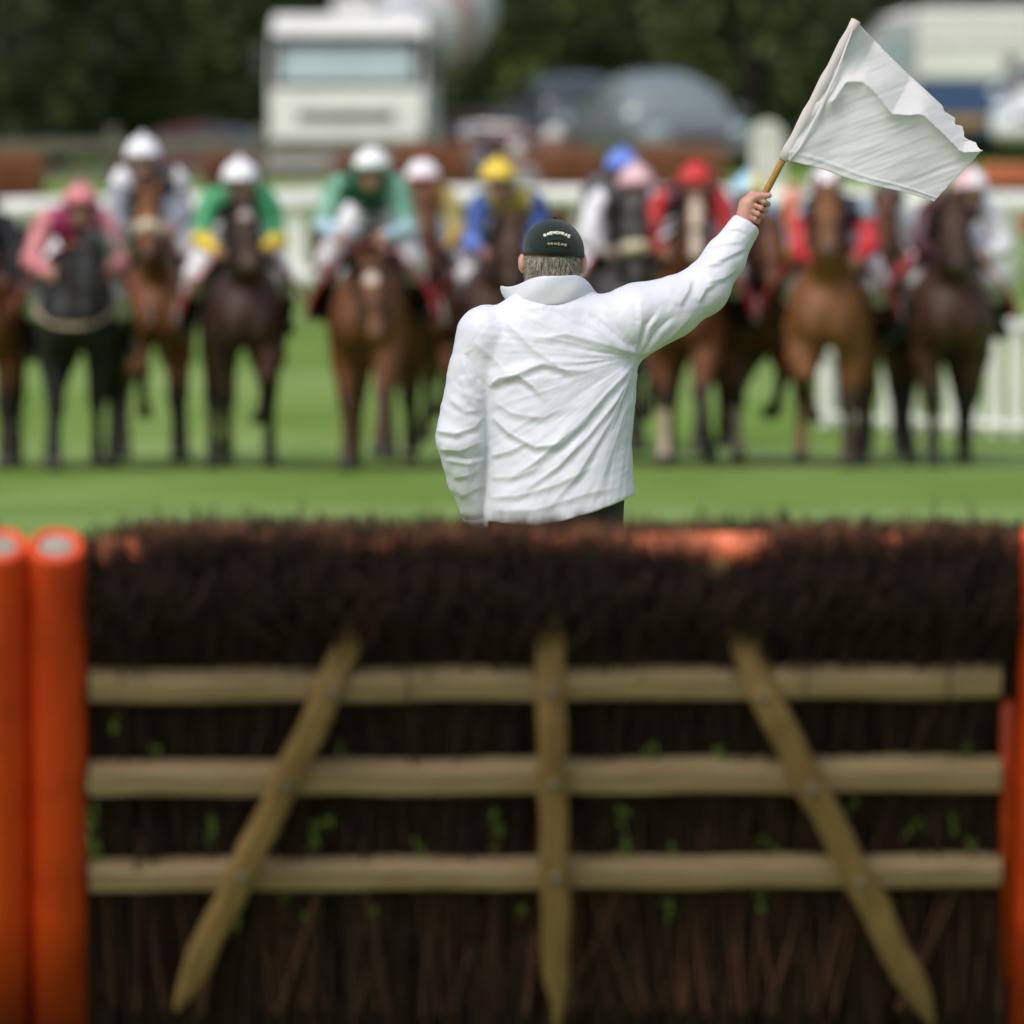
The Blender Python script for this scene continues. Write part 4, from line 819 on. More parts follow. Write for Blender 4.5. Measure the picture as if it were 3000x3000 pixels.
def onlookers():
    r = onlooker_meshes(); dk = mat('dark trousers', (.03, .03, .035), .8)
    for px, top, D, lab, hat, ct in ((1515, 412, 108.6, 'person in grey coat and pale hat standing behind the yellow-capped rider', (.55, .52, .50), (.30, .285, .28)), (1372, 360, 113.5, 'person in blue grey coat standing behind the rail right of the mixer lorry', (.36, .38, .42), (.2, .22, .26)), (1622, 365, 113.5, 'person in pale hat looking over the brush panel above the steward', (.66, .65, .62), (.3, .3, .3))):
        g = gz(D); s = (P(0, top, D).z - g) / 1.79; t = empty('person', (P(px, 0, D).x, D, g), lab, 'person', 'onlookers behind the rail'); t.scale = (s, s, s)
        for nm, m in (('body', SKIN), ('coat', mat('coat %.2f' % ct[2], ct, .8)), ('trousers', dk), ('shoes', BOOTM), ('hat', mat('hat %.2f' % hat[2], hat, .8))):
            o = link(nm, r[nm], t); o.material_slots[0].link = 'OBJECT'; o.material_slots[0].material = m
onlookers()

# ------------------------------------------------------------------ the steward, seen from behind, flag arm raised
SD = 29.0; SPX = 930.0
def sp(px, py, y=0.0): return np.array([(px - 1600) / SPX, y, CAMZ - (py - HZ) / SPX])
# creases of the jacket as seen from behind: (points in photo px, width m, height m, kind)
def cr(*pts): return [(1200 + x / 1.7564, 600 + y / 1.7564) for x, y in pts]
FOLDS = [
    (cr((1165, 800), (1010, 960), (860, 1130), (640, 1320), (450, 1450)), .016, .011, 's'), (cr((1160, 830), (1050, 1010), (910, 1190), (760, 1340), (560, 1490)), .013, .010, 's'), (cr((1150, 870), (1040, 1080), (930, 1270), (850, 1400), (700, 1560)), .014, .009, 's'),
    (cr((1120, 1000), (1060, 1180), (1010, 1330), (960, 1500)), .016, .006, 's'), (cr((410, 935), (470, 885), (560, 872), (640, 930), (700, 1010)), .014, .014, 's'), (cr((430, 925), (600, 850), (680, 815), (800, 845), (960, 850)), .016, .011, 's'),
    (cr((430, 1085), (520, 1170), (650, 1240), (780, 1225), (900, 1110), (1010, 950)), .015, .011, 's'), (cr((440, 1010), (540, 1070), (680, 1090), (850, 1010)), .017, .007, 's'), (cr((1160, 745), (1080, 690), (1000, 620), (920, 555)), .014, -.013, 's'), (cr((1160, 765), (1000, 710), (800, 665), (620, 690)), .018, .009, 's'),
    (cr((1150, 735), (1040, 590), (980, 530)), .012, -.008, 's'), (cr((500, 600), (640, 740), (770, 830), (880, 900)), .018, .008, 's'), (cr((690, 520), (830, 600), (960, 660)), .02, -.006, 's'), (cr((330, 700), (450, 800), (520, 870)), .018, .006, 's'),
    (cr((420, 1290), (520, 1260), (620, 1210)), .012, .008, 's'), (cr((420, 1400), (560, 1390), (700, 1330)), .014, .006, 's'), (cr((410, 1500), (560, 1490), (760, 1430), (960, 1330)), .016, .007, 's'), (cr((420, 1570), (650, 1560), (900, 1480), (1120, 1430)), .016, .005, 's'),
    (cr((1175, 760), (1215, 620), (1280, 530)), .011, -.011, 's'), (cr((1185, 770), (1280, 640), (1360, 560)), .011, -.010, 's'), (cr((1190, 775), (1330, 680), (1450, 560)), .014, .009, 's'), (cr((1170, 720), (1190, 600), (1180, 480)), .012, .007, 's'),
    (cr((1380, 520), (1430, 440), (1440, 380)), .012, .008, 's'), (cr((1480, 500), (1520, 430), (1590, 400)), .011, .009, 's'), (cr((1440, 330), (1530, 310), (1620, 300)), .010, .006, 's'), (cr((1530, 400), (1610, 380), (1680, 330)), .010, .008, 's'), (cr((1590, 290), (1670, 250), (1730, 220)), .009, .007, 's'), (cr((1540, 220), (1620, 200), (1720, 190)), .009, .005, 's'), (cr((1640, 130), (1690, 120), (1745, 150)), .008, .005, 's'),
    (cr((140, 1160), (240, 1175), (330, 1140), (380, 1080)), .013, .010, 's'), (cr((160, 1250), (260, 1260), (370, 1210)), .012, .009, 's'), (cr((190, 1290), (290, 1305), (390, 1290)), .009, -.014, 's'), (cr((230, 1400), (310, 1380), (380, 1330)), .012, .007, 's'), (cr((260, 1500), (330, 1460), (385, 1440)), .012, .006, 's'),
    (cr((290, 760), (330, 860), (390, 940)), .013, -.009, 's'), (cr((270, 880), (310, 1000), (370, 1060)), .016, .007, 's'), (cr((215, 1000), (290, 1060), (380, 1050)), .014, .006, 's'), (cr((330, 1250), (300, 1380), (290, 1480)), .012, .006, 's')]
def folds(V, N, seed=0):
    px = 1600 + V[:, 0] * SPX; py = HZ - (V[:, 2] - CAMZ) * SPX; D = np.zeros(len(V)); back = np.clip((.45 - N[:, 1]) / .5, 0, 1)
    for pts, w, h, kd in FOLDS:
        pts = np.array(pts, float); seg = pts[1:] - pts[:-1]; sl_ = np.linalg.norm(seg, axis=1); tot = sl_.sum(); best = np.full(len(V), 1e9); sg = np.zeros(len(V)); al = np.zeros(len(V)); acc = 0
        for k in range(len(seg)):
            t = np.clip(((px - pts[k, 0]) * seg[k, 0] + (py - pts[k, 1]) * seg[k, 1]) / sl_[k] ** 2, 0, 1); ex, ey = px - pts[k, 0] - t * seg[k, 0], py - pts[k, 1] - t * seg[k, 1]; d = np.hypot(ex, ey)
            c = (seg[k, 0] * ey - seg[k, 1] * ex) / sl_[k]; up = np.where(seg[k, 0] * (1 if seg[k, 0] >= 0 else -1) >= 0, c * (1 if seg[k, 0] >= 0 else -1), c)
            u = d < best; best = np.where(u, d, best); sg = np.where(u, up, sg); al = np.where(u, (acc + t * sl_[k]) / tot, al); acc += sl_[k]
        s = best / SPX / (w * .98); sd = np.sign(sg)          # sd > 0: below the crease line
        prof = .62 * np.where(sd > 0, np.exp(-(s / .8) ** 2), np.exp(-(s / 2.1) ** 2)) - .3 * np.where(sd > 0, np.exp(-((s - 1.3) / .9) ** 2), 0) + .26 * np.exp(-(s / .30) ** 2)
        fade = np.clip(al / .12, 0, 1) ** .5 * np.clip((1 - al) / .25, 0, 1)
        D += .80 * h * prof * fade * back
    nz = np.array([mnoise.noise(Vector((v[0] * 9 + v[2] * 7, v[1] * 6, v[2] * 16 - v[0] * 10))) * .6 + mnoise.noise(Vector((v[0] * 24 + v[2] * 22, v[1] * 12, (v[2] - v[0]) * 34 + 5))) * .28 for v in V])
    n2 = np.array([mnoise.noise(Vector((v[0] * 30 + v[2] * 26, v[1] * 14, (v[2] - v[0]) * 62 + 3))) for v in V])
    # nylon pulled tight from the raised armpit: fine pleats fanning out across the back
    dx, dy = 1868 - px, py - 1045; r = np.hypot(dx, dy); th = np.arctan2(dy, dx)
    fan = np.array([1 - 2.2 * abs(mnoise.noise(Vector((a * 7.5 + .35 * mnoise.noise(Vector((q * .006, a * 3, 4.0))), q * .0028, 1.7)))) + .5 * (1 - 2 * abs(mnoise.noise(Vector((a * 19, q * .005, 6.1))))) for a, q in zip(th, r)])
    wf = np.clip((r - 25) / 90, 0, 1) * np.exp(-r / 520) * np.clip((th + .55) / .35, 0, 1) * np.clip((1.75 - th) / .3, 0, 1) * (px > 1405)
    # cross creases on the hanging sleeve
    ls = np.array([1 - 2.2 * abs(mnoise.noise(Vector((a * .007 + b * .002, b * .017 - a * .006, 3.3)))) for a, b in zip(px, py)]) * np.clip((1430 - px) / 30, 0, 1) * np.clip((py - 1010) / 120, 0, 1)
    us = np.array([1 - 2.2 * abs(mnoise.noise(Vector(((a * .84 + b * .55) * .016, (a * .5 - b * .8) * .006, 8.3)))) for a, b in zip(px, py)]) * np.clip((px - 1900) / 60, 0, 1)
    return D + (fan * wf * .0034 + ls * .0034 + us * .0026) * back + nz * .0030 + n2 * .0005
JACKET = mat('white nylon jacket', (.69, .70, .785), .42, (.65, .66, .74), 4, bump=.06, bumpscale=220, spec=.35, trans=.04)
def steward():
    t = empty('person', ((1600 - 1500) / FPX * SD, SD, 0), 'person seen from behind in a white jacket and dark green cap with one arm raised', 'person')
    # ---- body: one figure, head to shoes, with both hands
    hc = sp(1619, 752); pr = [ell(hc + [0, .004, .018], (.078, .096, .088), 0), ell(hc + [0, .02, -.03], (.07, .085, .085), 0), ell(hc + [0, .055, -.085], (.048, .045, .045), 0), cap(hc + [0, .1, .0], hc + [0, .118, -.035], .012, .017, reg=0, k=.01), cap(hc + [-.03, .088, .035], hc + [.03, .088, .035], .014, reg=0, k=.01), cap(hc + [-.026, .086, -.072], hc + [.026, .086, -.072], .01, reg=0, k=.01),
              cap(hc + [0, -.005, -.06], sp(1612, 890, .01), .064, .07, reg=0)]
    for s in (-1, 1): pr += [ell(hc + [s * .095, .008, -.020], (.015, .021, .034), 5, .008), ell(hc + [s * .086, .018, -.045], (.009, .012, .014), 5, .006)]
    pr += [cap(sp(1500, 985), sp(1740, 970), .07, reg=1), cap(sp(1605, 1000), sp(1625, 1250), .15, .15, (1.1, .75, 1), 1), cap(sp(1625, 1250), sp(1640, 1440), .15, .155, (1.05, .8, 1), 2)]
    pr += chain([(*sp(1425, 1000), .06), (*sp(1355, 1285, .02), .052), (*sp(1402, 1515, .10), .034)], 1); pr += chain([(*sp(1815, 945), .072), (*sp(1950, 905, .02), .06), (*sp(2062, 848, .05), .05), (*sp(2178, 664, .10), .034)], 1)
    for s in (-1, 1):
        x = .03 + s * .1; pr += chain([(x, 0, .87, .105), (x + s * .015, .01, .5, .075), (x + s * .02, -.01, .1, .05)], 2); pr += chain([(x + s * .02, -.02, .07, .05), (x + s * .035, .15, .045, .042)], 3)
    V, Q, R = surface(pr, .0095, .03, smooth=1); N = normals(V, Q)
    ax = sp(2510, 60) - sp(2205, 640); ax /= np.linalg.norm(ax); sd = np.array([-ax[2], 0, ax[0]]) * -1; nr = np.array([0, -1.0, 0])
    g = sp(2219, 615, .105)
    hv, hq, _ = surface(fist(g, ax, sd, nr, sp(2172, 672, .10)), .0032, .011, smooth=1)
    lh = sp(1412, 1555, .13); pl = [cap(sp(1402, 1515, .10), lh, .03, .036, (.75, 1, 1), 0)]
    for f in range(4): b = lh + np.array([.004, -.028 + f * .019, -.02]); pl += chain([(*b, .0105), (*(b + [.006, .004, -.042]), .0095), (*(b + [.022, .006, -.066 + .004 * abs(f - 1)]), .008)], 0, k=.005)
    pl += chain([(*(lh + [.0, .035, .02]), .013), (*(lh + [.012, .052, -.015]), .011), (*(lh + [.02, .055, -.04]), .009)], 0, k=.006)
    lv, lq, _ = surface(pl, .0035, .01, smooth=1)
    mesh('body', np.concatenate([V, hv, lv]), np.concatenate([Q, hq + len(V), lq + len(V) + len(hv)]), mat('ruddy skin', (.56, .30, .235), .5, (.50, .24, .185), 25, bump=.1, bumpscale=90), t)
    hr = (R == 0) & (V[:, 2] < hc[2] + .006) & (V[:, 2] > hc[2] - .075 - .02 * np.cos(V[:, 0] * 40)) & (V[:, 1] < .035) & (N[:, 2] > -.75)
    v, q, u = shell(V, Q, N, hr, .008); nn = np.array([mnoise.noise(Vector((p[0] * 160, p[1] * 60, p[2] * 45))) for p in v]); v = v + N[u] * (nn * .006)[:, None]
    hm = mat('grey hair', (.52, .48, .41), .8, (.22, .18, .14), 26, attr=None, stretch=(4, 2, .8), bump=.8, bumpscale=60, lo=.36, hi=.6)
    mesh('hair', v, q, hm, t)
    # short strands so the cut edge is not a line
    n = 900; pk = RNG.integers(0, len(v), n); b = v[pk]; dr = N[u][pk] * .5 + np.array([0, 0, -1.0]) + RNG.normal(0, .3, (n, 3))
    V2, F2, _ = twigs(b, dr, RNG.uniform(.012, .024, n), np.full(n, .0011), np.zeros((n, 3)), 2, .3); tag(mesh('hair_strands', V2, F2, mat('grey hair strand', (.55, .51, .44), .7, (.28, .24, .19), 40), t), kind='stuff')
    tr = mat('black trousers', (.018, .018, .02), .8, bump=.2); v, q, u = shell(V, Q, N, R == 2, .012); mesh('trousers', v, q, tr, t)
    v, q, u = shell(V, Q, N, R == 3, .01)
    for s in (-1, 1):
        k = (v[:, 0] - .03) * s > 0; f = k[q].all(1); mm = np.cumsum(k) - 1; mesh('shoe', v[k], mm[q[f]], BOOTM, t)
    # ---- jacket
    PY = np.array([800, 858, 880, 900, 940, 1000, 1100, 1200, 1300, 1400, 1480, 1560, 1620.]); LX = np.array([1545, 1508, 1478, 1446, 1412, 1390, 1392, 1412, 1425, 1424, 1420, 1414, 1412.]); RX = np.array([1690, 1730, 1770, 1812, 1850, 1866, 1868, 1858, 1850, 1856, 1864, 1874, 1876.]); DP = np.array([.05, .075, .095, .108, .122, .135, .145, .15, .158, .162, .165, .168, .168])
    ZZ = (CAMZ - (PY - HZ) / SPX)[::-1]; lx = ((LX - 1600) / SPX)[::-1]; rx = ((RX - 1600) / SPX)[::-1]; dp = DP[::-1]
    def torso(X, Y, Z):
        l, r, d = np.interp(Z, ZZ, lx), np.interp(Z, ZZ, rx), np.interp(Z, ZZ, dp); w = (r - l) / 2; x = (X - (l + r) / 2) / w; y = (Y - .01) / d
        e = 2.35; q = (np.abs(x) ** e + np.abs(y) ** e) ** (1 / e) + 1e-9
        return (q - 1) * np.minimum(w, d) * .95
    zb, zt = sp(0, 1560)[2], sp(0, 838)[2]
    tor = dict(t='fn', f=lambda X, Y, Z: np.maximum(torso(X, Y, Z), Z - zt), lo=(-.25, -.19, zb - .02), hi=(.32, .2, zt), reg=1, k=None)
    pr = [tor] + chain([(*sp(1428, 985), .10), (*sp(1392, 1090, -.005), .083), (*sp(1355, 1280, .0), .082)], 2, k=.012) + chain([(*sp(1357, 1285, .0), .083), (*sp(1375, 1400, .05), .068), (*sp(1403, 1522, .10), .046)], 2, k=.008)
    pr += chain([(*sp(1800, 965), .115), (*sp(1880, 930, .01), .105), (*sp(1962, 903, .02), .086), (*sp(2062, 846, .05), .076)], 3, k=.04) + chain([(*sp(2062, 846, .05), .076), (*sp(2120, 762, .075), .062), (*sp(2185, 662, .10), .049)], 3, k=.03)
    hem = lambda X, Y, Z: np.where(X > -.18, (CAMZ - (np.interp(X, [-.2, -.1, -.03, .06, .15, .22, .3], [1522, 1533, 1534, 1520, 1494, 1470, 1440]) - HZ) / SPX) - Z, -1) * .95
    a0 = sp(2165, 640, .1); nv = (sp(2185, 662, .1) - sp(2062, 846, .05)); nv /= np.linalg.norm(nv); c0 = sp(2183, 664, .1) + nv * .012
    cuff = lambda X, Y, Z: np.where(X > .5, (X - c0[0]) * nv[0] + (Y - c0[1]) * nv[1] + (Z - c0[2]) * nv[2], -1)
    V, Q, R = surface(pr,   .0044, .03, cut=lambda X, Y, Z: np.maximum(hem(X, Y, Z), cuff(X, Y, Z)), smooth=2)
    N = normals(V, Q); V = V + N * folds(V, N)[:, None]; V = relax(V, Q, .3)
    mesh('jacket', V, Q, JACKET, t)
    # collar: a stood-up band round the neck, its points turned out
    top = [(1462, 834, .075), (1482, 842, .04), (1512, 836, -.02), (1550, 814, -.075), (1590, 806, -.098), (1630, 808, -.1), (1665, 806, -.092), (1698, 803, -.065), (1718, 820, -.02), (1734, 838, .035), (1738, 848, .07)]
    bot = [(1492, 900, .085), (1500, 905, .04), (1514, 904, -.03), (1545, 899, -.078), (1590, 896, -.094), (1630, 892, -.095), (1665, 886, -.088), (1700, 878, -.07), (1724, 872, -.03), (1742, 866, .04), (1748, 866, .08)]
    Vc, n = [], len(top); rows = 7
    for lay in (0, 1):
        for k in range(rows):
            f = k / (rows - 1)
            for j in range(n):
                a, b = sp(*top[j]), sp(*bot[j]); p = a * (1 - f) + b * f; c = sp(1612, 0, .02); o = np.array([p[0] - c[0], p[1] - c[1], 0]); o /= np.linalg.norm(o)
                Vc.append(p + o * (.006 * math.sin(f * math.pi) + .0035 * math.sin(j * 1.7 + f * 5) + (-.007 if lay else 0)))
    Fc = []
    for lay in (0, 1):
        o = lay * rows * n
        for k in range(rows - 1):
            for j in range(n - 1): q = [o + k * n + j, o + k * n + j + 1, o + (k + 1) * n + j + 1, o + (k + 1) * n + j]; Fc.append(q if lay else q[::-1])
    rim = list(range(n)) + [k * n + n - 1 for k in range(1, rows)] + [(rows - 1) * n + j for j in range(n - 2, -1, -1)] + [k * n for k in range(rows - 2, 0, -1)]
    Fc += [[rim[i], rim[(i + 1) % len(rim)], rows * n + rim[(i + 1) % len(rim)], rows * n + rim[i]] for i in range(len(rim))]
    co = mesh('collar', Vc, Fc, JACKET, t); md = co.modifiers.new('sub', 'SUBSURF'); md.levels = md.render_levels = 2
    m = MB(); w = sp(1412, 1526, .10); m.tube([sp(1398, 1505, .09), sp(1404, 1532, .104)], [.05, .047], 16); m.build('cuff', JACKET, t, True)
    # ---- cap
    cc = sp(1622, 745, .0); V, F = [], []; n, mm = 48, 14; rxx, ryy, rzz = .0975, .116, .112
    for k in range(mm + 1):
        ph = math.pi / 2 * k / mm
        for j in range(n):
            a = 2 * math.pi * j / n; sx = math.sin(ph) ** 1.04; seam = 1 - .012 * math.exp(-((a * 6 / (2 * math.pi)) % 1 - .5) ** 2 / .004) * math.sin(ph)
            V.append((cc[0] + rxx * sx * math.cos(a) * seam + .004 * math.cos(ph), cc[1] + .008 + ryy * sx * math.sin(a) * seam, cc[2] + rzz * math.cos(ph) ** .92 - .006 * math.cos(a) * math.sin(ph) - (.004 if k == mm else 0)))
    nv_ = len(V)
    for k in range(mm + 1): V += [(cc[0] + (V[k * n + j][0] - cc[0]) * .965, cc[1] + .008 + (V[k * n + j][1] - cc[1] - .008) * .965, V[k * n + j][2] - (.003 if k < mm else 0)) for j in range(n)]
    for o in (0, nv_):
        for k in range(mm):
            for j in range(n): q = [o + k * n + j, o + (k + 1) * n + j, o + (k + 1) * n + (j + 1) % n, o + k * n + (j + 1) % n]; F.append(q if o == 0 else q[::-1])
    F += [[mm * n + j, nv_ + mm * n + j, nv_ + mm * n + (j + 1) % n, mm * n + (j + 1) % n] for j in range(n)]
    GREEN = mat('dark green cotton', (.007, .018, .014), .85, (.005, .013, .010), 30, bump=.3, bumpscale=260, spec=.25, sheen=.2)
    cp = mesh('cap', V, F, GREEN, t)
    m = MB(); m.sphere((cc[0] + .003, cc[1] + .008, cc[2] + rzz + .002), (.009, .009, .006)); m.build('button', GREEN, cp, True)
    a = np.linspace(math.pi * .16, math.pi * .84, 13); m = MB(); inn = [(cc[0] + .093 * math.cos(q), cc[1] + .01 + .112 * math.sin(q)) for q in a]; out = [(cc[0] + .088 * math.cos(q), cc[1] + .055 + .135 * math.sin(q)) for q in a[::-1]]; m.prism(inn + out, 2, cc[2] - .002, cc[2] + .003); m.build('peak', GREEN, cp)
    # embroidery on the back: an arc of small white stitched letters over a tan row, too small in the photograph to read
    def surf(px, py):
        x = (px - 1600) / SPX - cc[0]; z = CAMZ - (py - HZ) / SPX - cc[2]; cz = min(max(z / rzz, 0), 1) ** (1 / .92); sp_ = math.sqrt(max(1 - cz * cz, 0)) ** 1.04; cx = x / (rxx * max(sp_, .01)); y = -ryy * sp_ * math.sqrt(max(1 - cx * cx, 0)); return Vector((x + cc[0], cc[1] + .008 + y, z + cc[2]))
    ws = mat('white stitching', (.78, .78, .74), .8); ts = mat('tan stitching', (.36, .32, .24), .8)
    def strokes(mb, cx, cy, w, h, ang, shape):
        for (x0, y0, x1, y1) in shape:
            f = lambda x, y: surf(cx + (x * w) * math.cos(ang) - (y * h) * math.sin(ang), cy + (x * w) * math.sin(ang) + (y * h) * math.cos(ang)) + Vector((0, -.0012, 0))
            mb.tube([f(x0, y0), f((x0 + x1) / 2, (y0 + y1) / 2), f(x1, y1)], .0026, 5)
    G = [[(-.4, -.5, -.4, .5), (-.4, -.5, .4, -.5), (-.4, 0, .3, 0), (-.4, .5, .4, .5)], [(-.4, .5, 0, -.5), (0, -.5, .4, .5), (-.2, .15, .2, .15)], [(-.4, -.5, -.4, .5), (-.4, -.5, .4, -.2), (.4, -.2, -.4, .05), (-.1, .05, .4, .5)], [(-.4, -.5, -.4, .5), (.4, -.5, .4, .5), (-.4, 0, .4, 0)], [(.4, -.4, -.2, -.5), (-.2, -.5, -.4, 0), (-.4, 0, -.2, .5), (-.2, .5, .4, .4)], [(-.4, -.5, -.4, .5), (-.4, -.5, .4, .5), (.4, -.5, .4, .5)]]
    for j in range(9):
        u = (j - 4) / 4; m = MB(); strokes(m, 1632 + u * 35, 682 + 9 * u * u + 1.5 * u, 7.6, 7.0, .33 * u, G[(j * 5 + 2) % 6]); m.build('letter', ws, cp, True)
    for j in range(6):
        u = (j - 2.5) / 2.5; m = MB(); strokes(m, 1632 + u * 25, 715 + 1.5 * u * u + 2 * u, 6.5, 6, .08 * u, G[(j * 7 + 1) % 6]); m.build('digit', ts, cp, True)
    m = MB(); m.tube([surf(1632 + 34 * math.cos(q), 727 - 28 * math.sin(q) + 2) + Vector((0, -.0006, 0)) for q in np.linspace(.12, math.pi - .12, 15)], .0022, 5); m.build('strap_edge', mat('cap edging', (.012, .022, .017), .8), cp, True)

    # ------------------------------------------------------------ flag
    X0 = t.location.x; f = empty('flag', Vector((X0, SD, 0)) + Vector([float(q) for q in g]), 'white frayed flag on a wooden stick held up in the raised hand', 'flag')
    Fo = np.array(g)
    a = sp(2193, 663, .105) - Fo; b = sp(2512, 56, .105) - Fo; m = MB(); m.tube([a, a * .6 + b * .4, b], .0112, 12); m.build('stick', mat('varnished stick wood', (.50, .27, .08), .45, (.36, .18, .05), 12, stretch=(3, 3, .4), bump=.15), f, True)
    # cloth: u runs up the stick, v away from it
    A, B, Cc, Dd = np.array([2296, 466.]), np.array([2511, 60.]), np.array([2896, 425.]), np.array([2741, 590.])
    fold0 = np.array([(2440, 300), (2478, 240), (2530, 238), (2570, 275), (2612, 335), (2660, 339), (2704, 336), (2760, 388), (2820, 448), (2885, 446)], float)
    fx = np.linspace(2440, 2885, 90); fyy = np.interp(fx, fold0[:, 0], fold0[:, 1]); ker = np.exp(-np.linspace(-2, 2, 7) ** 2); fyy = np.convolve(np.pad(fyy, 3, 'edge'), ker / ker.sum(), 'valid'); fold = np.stack([fx, fyy], 1)
    nu, nv2 = 100, 150; U, Vv = np.meshgrid(np.linspace(0, 1, nu), np.linspace(0, 1, nv2), indexing='ij')
    low = A[None] * (1 - Vv.reshape(-1, 1)) + Dd[None] * Vv.reshape(-1, 1); high = B[None] * (1 - Vv.reshape(-1, 1)) + Cc[None] * Vv.reshape(-1, 1); uu, vv = U.reshape(-1, 1), Vv.reshape(-1, 1)
    pxy = low * (1 - uu) + high * uu
    pxy[:, 1] += (-9 * np.sin(vv * math.pi) * (1 - uu) * np.sin(vv * 9) * .5 + 10 * np.sin(vv * math.pi) * uu ** 2 * .6 * (vv > .2))[:, 0]       # slight sag of the edges
    fr = np.clip((uu - .9) / .1, 0, 1) * np.clip((vv - .66) / .12, 0, 1); jag = np.array([mnoise.noise(Vector((v_ * 14, 3.1, 0))) + .45 * mnoise.noise(Vector((v_ * 40, 9.1, 0))) for v_ in vv[:, 0]])
    pxy[:, 0] -= (fr[:, 0] * (10 + 24 * jag)); pxy[:, 1] += (fr[:, 0] * (12 + 26 * jag))
    fr2 = np.clip((vv - .96) / .04, 0, 1)[:, 0]; pxy[:, 0] += fr2 * np.array([3.5 * mnoise.noise(Vector((q * 40, 1.7, 0))) for q in uu[:, 0]])
    best = np.full(len(pxy), 1e9); sgn = np.zeros(len(pxy)); fy = np.interp(pxy[:, 0], fold[:, 0], fold[:, 1])
    for k in range(len(fold) - 1):
        s = fold[k + 1] - fold[k]; tt = np.clip(((pxy - fold[k]) @ s) / (s @ s), 0, 1); best = np.minimum(best, np.linalg.norm(pxy - fold[k] - tt[:, None] * s, axis=1))
    below = pxy[:, 1] > fy; e = best / SPX
    ridge = np.where(below, .030 * np.exp(-e / .020), .030 * np.exp(-e / .05)) * np.clip(vv[:, 0] / .12, 0, 1)
    wave = .012 * np.sin(vv[:, 0] * 7 + uu[:, 0] * 2) * np.clip(vv[:, 0] * 4, 0, 1) + .035 * vv[:, 0] * np.where(below, 1, .6)
    # the lower panel leans under, the upper band leans back: real cloth planes
    lean = np.where(below, -e * .06, e * .75) * np.clip(vv[:, 0] / .15, 0, 1)
    crk = np.array([mnoise.noise(Vector((p[0] * .010 + p[1] * .030, p[1] * .012 - p[0] * .004, 2.0))) * .6 + .4 * mnoise.noise(Vector((p[0] * .03 + p[1] * .08, p[0] * .012, 7.0))) for p in pxy])
    near = np.exp(-vv[:, 0] / .16); pull = .006 * np.sin((pxy[:, 1] * .9 + pxy[:, 0] * .35) / 13.0) * near * np.clip(vv[:, 0] / .04, 0, 1)
    hem = .004 * np.exp(-((uu[:, 0] - .06) / .012) ** 2) + .003 * np.exp(-((uu[:, 0] - .965) / .01) ** 2)
    y = .093 - ridge + wave + lean + crk * .004 * np.clip(vv[:, 0] * 5, 0, 1) + pull - hem
    V = np.stack([(pxy[:, 0] - 1600) / SPX, y, CAMZ - (pxy[:, 1] - HZ) / SPX], 1) - Fo
    I = np.arange(nu * nv2).reshape(nu, nv2); Fq = np.stack([I[:-1, :-1], I[:-1, 1:], I[1:, 1:], I[1:, :-1]], -1).reshape(-1, 4)
    CL = mat('white flag cotton', (.90, .885, .91), .85, (.87, .855, .88), 6, bump=.12, bumpscale=180, trans=.5, spec=.15)
    cl = mesh('cloth', V, Fq, CL, f); sm = cl.modifiers.new('thick', 'SOLIDIFY'); sm.thickness = .0012
    m = MB(); k = 12; m.tube([sp(2296, 468, .105) - Fo + (sp(2511, 58, .105) - sp(2296, 468, .105)) * j / k + np.array([.0, 0, 0]) for j in range(k + 1)], [.0165 + .002 * math.sin(j * 2.1) for j in range(k + 1)], 14); m.build('sleeve_hem', CL, f, True)
    m = MB(); m.tube([sp(2314, 470, .088) - Fo, sp(2345, 432, .086) - Fo, sp(2400, 330, .084) - Fo, sp(2452, 215, .086) - Fo, sp(2500, 85, .09) - Fo], [.003, .0055, .006, .0045, .002], 8); m.build('stitched_edge', CL, f, True)
steward()

